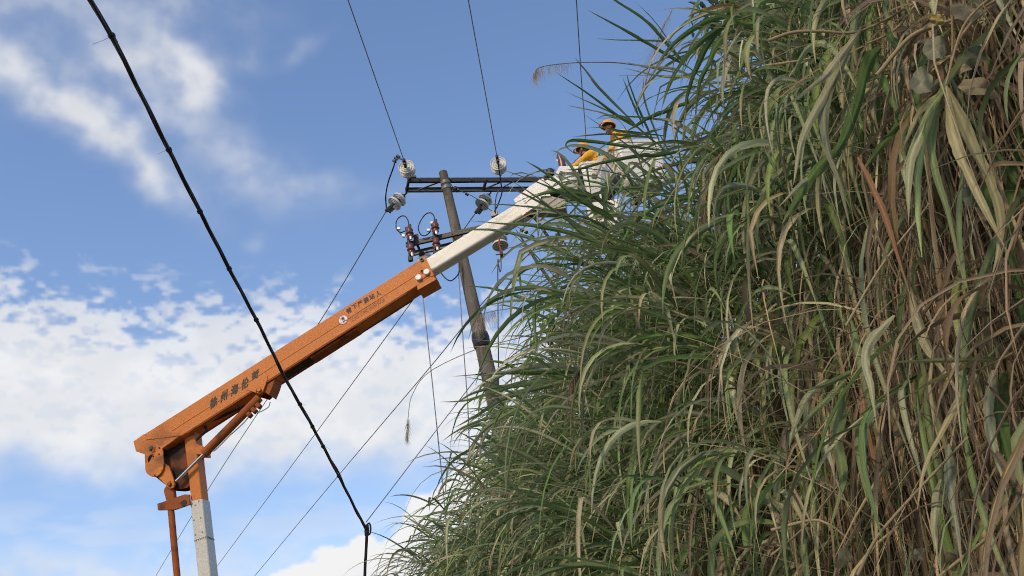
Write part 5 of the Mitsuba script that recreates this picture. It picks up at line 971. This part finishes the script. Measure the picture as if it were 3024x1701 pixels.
for i, (x, y, L, Wd, an, col) in enumerate(((950, 295, 165, 150, .5, (.30, .32, .24)), (872, 500, 170, 165, .8, (.38, .39, .28)), (1175, 345, 190, 115, .1, (.17, .20, .14)), (1110, 420, 125, 62, .1, (.36, .31, .21)), (1218, 532, 270, 130, -.05, (.42, .36, .24)), (1135, 70, 150, 160, 1.2, (.27, .25, .19)), (965, 125, 60, 90, 1.4, (.45, .36, .14)), (1180, 1200, 130, 150, .3, (.15, .18, .13)))):
    d = 2.22 - .01 * i; px = 1 / 2.0704 / FOC * d; ax_ = RIGHT * math.cos(an) + UP * math.sin(an) + FWD * HR.uniform(-.2, .4); ac = -RIGHT * math.sin(an) + UP * math.cos(an) + FWD * HR.uniform(.1, .6)
    leafy('leaf', broad_leaf(PD(*z12(x, y), d), ax_, ac, L * px, Wd * px, col, 40 + i), vn)
for i, (lab, x, y, L, Wd, an, col, d) in enumerate((('pale round dead leaf low among the straw at the bottom of the frame', 2490, 1655, 75, 50, 1.5, (.46, .43, .28), 2.6), ('torn pale leaf caught in the straw at the lower right', 2675, 1278, 75, 34, .4, (.33, .34, .26), 2.5), ('small curled leaf in the bottom right of the bank', 2712, 1640, 40, 45, 1.0, (.38, .36, .26), 2.2), ('crumpled tan leaf at the bottom edge right of the pale round one', 2815, 1660, 60, 55, .8, (.30, .24, .17), 2.2))):
    px = d / FOC; k = tag(key_for('broad_leaf'), lab, 'leaf', 'single broad leaves'); leafy('blade', broad_leaf(PD(x, y, d), RIGHT * math.cos(an) + UP * math.sin(an) - FWD * .3, -RIGHT * math.sin(an) + UP * math.cos(an) - FWD * .3, L * px, Wd * px, col, 70 + i), k)
vn = tag(key_for('vine'), 'leafy green vine climbing at the left edge of the bank beside the pole', 'vine')
leafy('stem', stem_mesh([(1640, 1180), (1640, 1090), (1625, 1010), (1650, 930), (1675, 870)], 6.6, .005, g(0)), vn)
for i in range(26):
    t_ = HR.random(); x, y = 1605 + HR.uniform(-35, 80) + 20 * (t_ < .4), 1130 - 270 * t_; an = HR.uniform(-2.4, -.8)
    leafy('leaf', broad_leaf(PD(x, y, 6.55 + HR.uniform(-.15, .25)), RIGHT * math.cos(an) + UP * math.sin(an) - FWD * HR.uniform(-.5, .5), -RIGHT * math.sin(an) + UP * math.cos(an) - FWD * HR.uniform(-.5, .5), HR.uniform(.05, .09), HR.uniform(.035, .065), g(0) * HR.uniform(.8, 1.3), 100 + i), vn)
# a tree behind the top of the bank
tr = tag('tree', 'dark small leaved tree peeking over the top of the grass bank', 'tree')
tc = PD(2235, -70, 8.5); tb0 = np.array([tc[0] + .9, tc[1] + .6, bank_top(tc[1]) - .3])
add('trunk', tube(curve([tb0, tb0 * .6 + tc * .4 + [.15, 0, 0], tc * .8 + tb0 * .2, tc + [0, 0, .6]], 16), np.linspace(.12, .03, 16), 10), M('bark'), tr, smooth=True)
tips = []
for i in range(16):
    e_ = tc + np.array([HR.uniform(-.5, .7), HR.uniform(-.6, .6), HR.uniform(-.5, .8)]); s_ = tb0 * .3 + tc * .7 + [0, 0, HR.uniform(-.2, .6)]
    q = curve([s_, (s_ + e_) / 2 + [0, 0, .12], e_], 10); tips.append(q[4:]); add('branch', tube(q, np.linspace(.025, .006, 10), 6), M('bark'), tr, smooth=True)
tips = np.vstack(tips); n = 2600; P = tips[HR.integers(0, len(tips), n)] + HR.normal(size=(n, 3)) * .11
leafy('crown', ribbons(P, HR.normal(size=(n, 3)) + [0, 0, -.4], HR.uniform(.07, .14, n), HR.uniform(.03, .05, n), .6, pick(GREENS, n) * np.array([.5, .55, .6]), pick(GREENS, n) * .55, 4, base=.2), tr)
labels[tr + '__crown'] = {'kind': 'stuff'}
